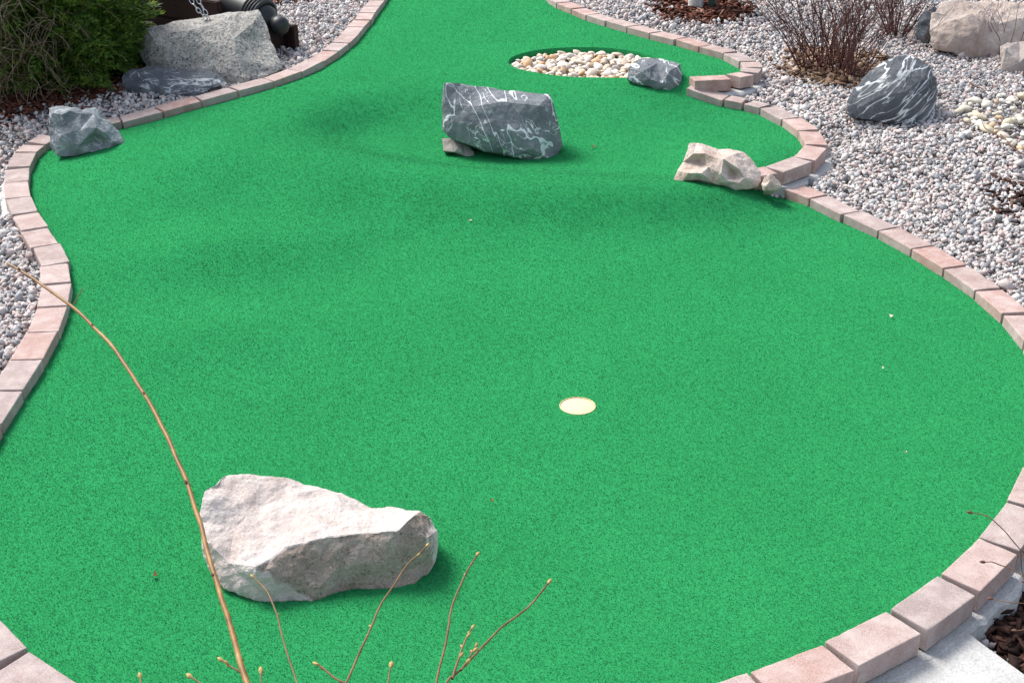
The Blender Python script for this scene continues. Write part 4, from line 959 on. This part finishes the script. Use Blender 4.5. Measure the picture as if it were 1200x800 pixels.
def cedar(px, py, yoff, RX, RY, H, nf, label, seed, dead=0, groundhug=0.05):
    rnd = random.Random(seed); c = ong(px, py)+Vector((0, yoff, 0)); root = empty('cedar_shrub', c, label, 'cedar')
    V, Q = [], []
    protos = [frond(rnd, 1) for _ in range(12)]
    for i in range(nf):
        hh = rnd.random()**.9; az = rnd.uniform(0, 2*math.pi)
        if rnd.random() < .55: az = rnd.uniform(math.pi*.95, math.pi*2.1)
        prof = (1-.55*hh)*min(1, .72+hh*2.2)*(1+.18*math.sin(az*3+seed)+.15*noise.noise(Vector((az*2, hh*5, seed))))
        dep = 1-.40*rnd.random()**2.2
        p = c+Vector((math.cos(az)*RX*prof*dep, math.sin(az)*RY*prof*dep, groundhug+hh*H))
        out = Vector((math.cos(az), math.sin(az), rnd.uniform(-.25, .75))).normalized()
        out = (out+Vector((rnd.gauss(0, .3), rnd.gauss(0, .3), rnd.gauss(0, .3)))).normalized()
        side = out.cross(Vector((0, 0, 1)).lerp(Vector((rnd.gauss(0, 1), rnd.gauss(0, 1), rnd.gauss(0, 1))), .45)).normalized()
        up = side.cross(out); R = Matrix((out, side, up)).transposed(); L = rnd.uniform(.12, .24)
        v, q = rnd.choice(protos); b = len(V); V.extend([p+R@(x*L) for x in v]); Q.extend([tuple(k+b for k in f) for f in q])
    me = npmesh('foliage', np.array([tuple(v) for v in V]), np.array(Q)); link('foliage', me, M_CEDAR, root)
    tb = TB()
    for i in range(9):
        az = rnd.uniform(0, 6.28); e = c+Vector((math.cos(az)*RX*.5, math.sin(az)*RY*.5, H*rnd.uniform(.5, 1)))
        tb.tube([c+Vector((0, 0, -.05)), c.lerp(e, .5)+Vector((0, 0, .03)), e], [.022, .014, .006], 6)
    tb.build('stem', M_DEAD, root)
    if dead:
        tb = TB()
        for i in range(dead):
            az = rnd.gauss(math.pi*1.55, .5); hh = rnd.random(); p = c+Vector((math.cos(az)*RX*1.0, math.sin(az)*RY*1.03, .04+hh*H*.6))
            P = [p]; d = Vector((rnd.gauss(0, .5), -abs(rnd.gauss(0, .3)), -.5+rnd.gauss(0, .6))).normalized()
            for k in range(4):
                d = (d+Vector((rnd.gauss(0, .35), rnd.gauss(0, .25), rnd.gauss(-.1, .35)))).normalized(); P.append(P[-1]+d*rnd.uniform(.03, .07))
                P[-1].z = max(P[-1].z, c.z+.015)
            r = rnd.uniform(.0008, .0018); tb.tube(P, [r, r*.9, r*.8, r*.6, r*.4], 4)
        tb.build('dead_twigs', M_DEAD, root)
cedar(78, 104, .36, .225, .36, .86, 1500, 'bright tipped green cedar shrub touching the big granite block', 21, 0)
cedar(2, 122, .42, .46, .42, .88, 1900, 'dark green cedar shrub tangled with dead grey twigs at the left edge', 22, 380)

# ------------------------------------------------------------------ cannon, carriage, chain
B = aty(309, 22, 7.05); Mz = aty(120, -62, 7.75); ax = (Mz-B).normalized()
can = empty('cannon', B, 'black iron cannon barrel lying behind the big granite block', 'cannon')
rot = ax.to_track_quat('Z', 'Y').to_matrix().to_4x4()
def along(name, prof, mat, parent, n=36):
    bm = bmesh.new(); lathe(bm, prof, n); bmesh.ops.transform(bm, matrix=Matrix.Translation(B)@rot, verts=bm.verts); return bmobj(name, bm, mat, parent, True)
along('barrel', [(.0, .0), (.085, .0), (.094, .008), (.096, .05), (.092, .1), (.088, .4), (.08, .8), (.082, .82), (.075, .83), (.07, 1.05), (.085, 1.08), (.085, 1.12), (.05, 1.13), (.045, .95), (0, .95)], M_IRON, can)
for k in range(5):
    z0 = -.005+k*.020
    along('base_ring', [(.090, z0-.003), (.103, z0), (.106, z0+.005), (.103, z0+.010), (.090, z0+.013)], M_IRON, can)
along('cascabel', [(.082, .004), (.074, -.03), (.058, -.05), (.040, -.062), (.036, -.075), (.046, -.09), (.053, -.112), (.050, -.14), (.034, -.158), (0, -.164)], M_IRON, can)
# carriage: two timber cheeks under the barrel with an axle beam
hd = Vector((ax.x, ax.y, 0)).normalized(); sdv = Vector((-hd.y, hd.x, 0))
car = empty('gun_carriage', Vector((B.x, B.y, gz(B.x, B.y)))+hd*.3, 'dark brown timber carriage under the black cannon barrel', 'carriage')
def timber(name, o, lx, ly, lz, parent, bev=.006):
    bm = bmesh.new(); bmesh.ops.create_cube(bm, size=1); bmesh.ops.scale(bm, verts=bm.verts, vec=(lx, ly, lz))
    bmesh.ops.bevel(bm, geom=bm.edges[:], offset=bev, segments=2, affect='EDGES')
    R = Matrix((hd, sdv, Vector((0, 0, 1)))).transposed().to_4x4(); bmesh.ops.transform(bm, matrix=Matrix.Translation(o)@R, verts=bm.verts)
    return bmobj(name, bm, M_TIMBER, parent)
G0 = Vector((B.x, B.y, gz(B.x, B.y)))
for s in (-1, 1):
    o = G0+sdv*s*.12
    timber('cheek_board', o+hd*.38+Vector((0, 0, .075)), 1.0, .045, .13, car)
    timber('cheek_board', o+hd*.56+Vector((0, 0, .208)), .72, .045, .13, car)
    timber('cheek_board', o+hd*.70+Vector((0, 0, .341)), .46, .045, .13, car)
timber('axle_beam', G0+hd*.0+Vector((0, 0, .06)), .09, .42, .09, car)
timber('axle_beam', G0+hd*.75+Vector((0, 0, .06)), .09, .42, .09, car)
timber('bed_plank', G0+hd*.35+Vector((0, 0, .12)), .8, .19, .04, car)
# chain
bm = bmesh.new()
def link_ring(bm, c, d, roll, a=.016, b=.010, r=.0028):
    d = d.normalized(); s = d.cross(Vector((0, 0, 1))).normalized(); u = s.cross(d); s2 = s*math.cos(roll)+u*math.sin(roll); rings = []
    nn = d.cross(s2)
    for i in range(14):
        t = 2*math.pi*i/14; cc = c+d*a*math.cos(t)+s2*b*math.sin(t); o = (d*a*math.cos(t)+s2*b*math.sin(t)).normalized()
        rings.append([bm.verts.new(cc+(o*math.cos(q)+nn*math.sin(q))*r) for q in (0, 1.571, 3.142, 4.712)])
    for i in range(14):
        A, C = rings[i], rings[(i+1) % 14]
        for k in range(4): bm.faces.new((A[k], A[(k+1) % 4], C[(k+1) % 4], C[k]))
for off in (0, 8):
    C = curve_pts([aty(217+off, -30, 6.98), aty(221+off, -6, 6.93), aty(229+off, 8, 6.91), aty(240+off*.5, 21, 6.90), aty(246+off*.3, 30, 6.91)], .024)
    for i in range(len(C)-1): link_ring(bm, C[i], C[i+1]-C[i], 1.57*(i % 2)+.4)
tag(bmobj('chain', bm, M_STEEL, None, True), 'thin silver chain hanging from the cannon behind the granite block', 'chain')

# ------------------------------------------------------------------ tree and stake in the mulch ring
w = ong(815, 9); tr = empty('young_tree', w, 'young tree with pale grey trunk in a ring of red mulch', 'tree')
tb = TB(); T = [w+Vector((0, 0, -.03)), w+Vector((.003, 0, .1)), w+Vector((.0, .01, .8)), w+Vector((.03, .02, 1.7)), w+Vector((.02, .0, 2.5))]
C = curve_pts(T, .08); tb.tube(C, [.046-.03*i/len(C)+.016*math.exp(-i*1.1) for i in range(len(C))], 12); tb.build('trunk', M_BARK, tr)
tb = TB()
for i in range(26):
    k = random.randrange(len(C)//2, len(C)); az = random.uniform(0, 6.28); L = random.uniform(.4, .9)
    e = C[k]+Vector((math.cos(az)*L, math.sin(az)*L, L*.9)); tb.tube(curve_pts([C[k], C[k].lerp(e, .5)+Vector((0, 0, -.05)), e], .1), [.011-.0015*j for j in range(len(curve_pts([C[k], C[k].lerp(e, .5)+Vector((0, 0, -.05)), e], .1)))][:50] if False else .006, 5)
    for q in range(4):
        f = C[k].lerp(e, random.uniform(.3, 1)); g = f+Vector((random.gauss(0, .2), random.gauss(0, .2), random.uniform(.05, .3))); tb.tube([f, g], [.003, .0012], 4)
tb.build('crown', M_BARK, tr)
w = ong(834, 9); bm = bmesh.new(); lathe(bm, [(0, -.05), (.022, -.05), (.022, 1.3), (.017, 1.31), (0, 1.31)], 12); bmesh.ops.translate(bm, verts=bm.verts, vec=w)
for z in (.25, .6, .95):
    bmesh.ops.create_cube(bm, size=.03, matrix=Matrix.Translation(w+Vector((.022, 0, z))))
so = bmobj('tree_stake', bm, M_STAKE); tag(so, 'dark green metal stake standing right of the pale tree trunk', 'stake')

# ------------------------------------------------------------------ petals and leaves on the turf
def flake(px, py, s, mat, name, label, cat):
    p = ont(px, py)+Vector((0, 0, .011)); bm = bmesh.new(); a0 = random.uniform(0, 6.28); V = []
    ring = [(math.cos(t)*s*(1+.35*math.cos(2*t)), math.sin(t)*s*.6, .004*math.cos(2*t)+random.uniform(-.001, .001)) for t in np.linspace(0, 2*math.pi, 13)[:-1]]
    R = Matrix.Rotation(a0, 3, 'Z'); up = [bm.verts.new(R@Vector(q)) for q in ring]; dn = [bm.verts.new(R@(Vector(q)-Vector((0, 0, .0012)))) for q in ring]
    bm.faces.new(up); bm.faces.new(dn[::-1])
    for i in range(12): bm.faces.new((up[i], dn[i], dn[(i+1) % 12], up[(i+1) % 12]))
    bmesh.ops.recalc_face_normals(bm, faces=bm.faces); o = bmobj(name, bm, mat); o.location = p; tag(o, label, cat)
flake(1044, 373, 0.0070, M_PETAL, 'petal', 'pale petal on the turf near the right border, upper of the two', 'petal')
flake(1035, 434, 0.0049, M_PETAL, 'petal', 'tiny pale petal on the turf near the right border, lower of the two', 'petal')
flake(1060, 533, 0.0042, M_PETAL, 'petal', 'tiny pale petal on open turf right of the golf cup', 'petal')
flake(551, 261, 0.0056, M_PETAL, 'petal', 'tiny pale petal on the slope below the veined rock', 'petal')
flake(695, 174, 0.0091, M_LEAF, 'dry_leaf', 'small brown leaf on the turf right of the veined rock', 'leaf')
flake(182, 677, 0.0077, M_LEAF, 'dry_leaf', 'small brown leaf on the turf left of the granite boulder', 'leaf')
flake(577, 590, 0.0042, M_LEAF, 'dry_leaf', 'tiny brown fleck on the turf below the golf cup', 'leaf')

# ------------------------------------------------------------------ light
EL, AZ = math.radians(50), math.radians(-50)      # azimuth from +y (away from the camera) towards +x
sd = Vector((math.sin(AZ)*math.cos(EL), math.cos(AZ)*math.cos(EL), math.sin(EL)))
sun = bpy.data.lights.new('sun', 'SUN'); sun.energy = 2.75; sun.angle = math.radians(22); sun.color = (1, .965, .91)
so = bpy.data.objects.new('sun', sun); COL.objects.link(so); so.rotation_euler = (-sd).to_track_quat('-Z', 'Y').to_euler(); so.location = (0, 0, 6)
wd = bpy.data.worlds.new('World'); scene.world = wd; wd.use_nodes = True; nt = wd.node_tree
sky = nt.nodes.new('ShaderNodeTexSky'); sky.sky_type = 'NISHITA'; sky.sun_disc = False; sky.sun_elevation = EL; sky.sun_rotation = AZ; sky.dust_density = 2.5; sky.ozone_density = 1.0
bg = nt.nodes['Background']; bg.inputs['Strength'].default_value = .145; hs = nt.nodes.new('ShaderNodeHueSaturation'); hs.inputs['Saturation'].default_value = .62; nt.links.new(sky.outputs[0], hs.inputs['Color']); nt.links.new(hs.outputs[0], bg.inputs['Color'])
scene.view_settings.view_transform = 'Standard'; scene.view_settings.look = 'None'; scene.view_settings.gamma = 1; scene.view_settings.exposure = .9
scene.render.engine = 'CYCLES'
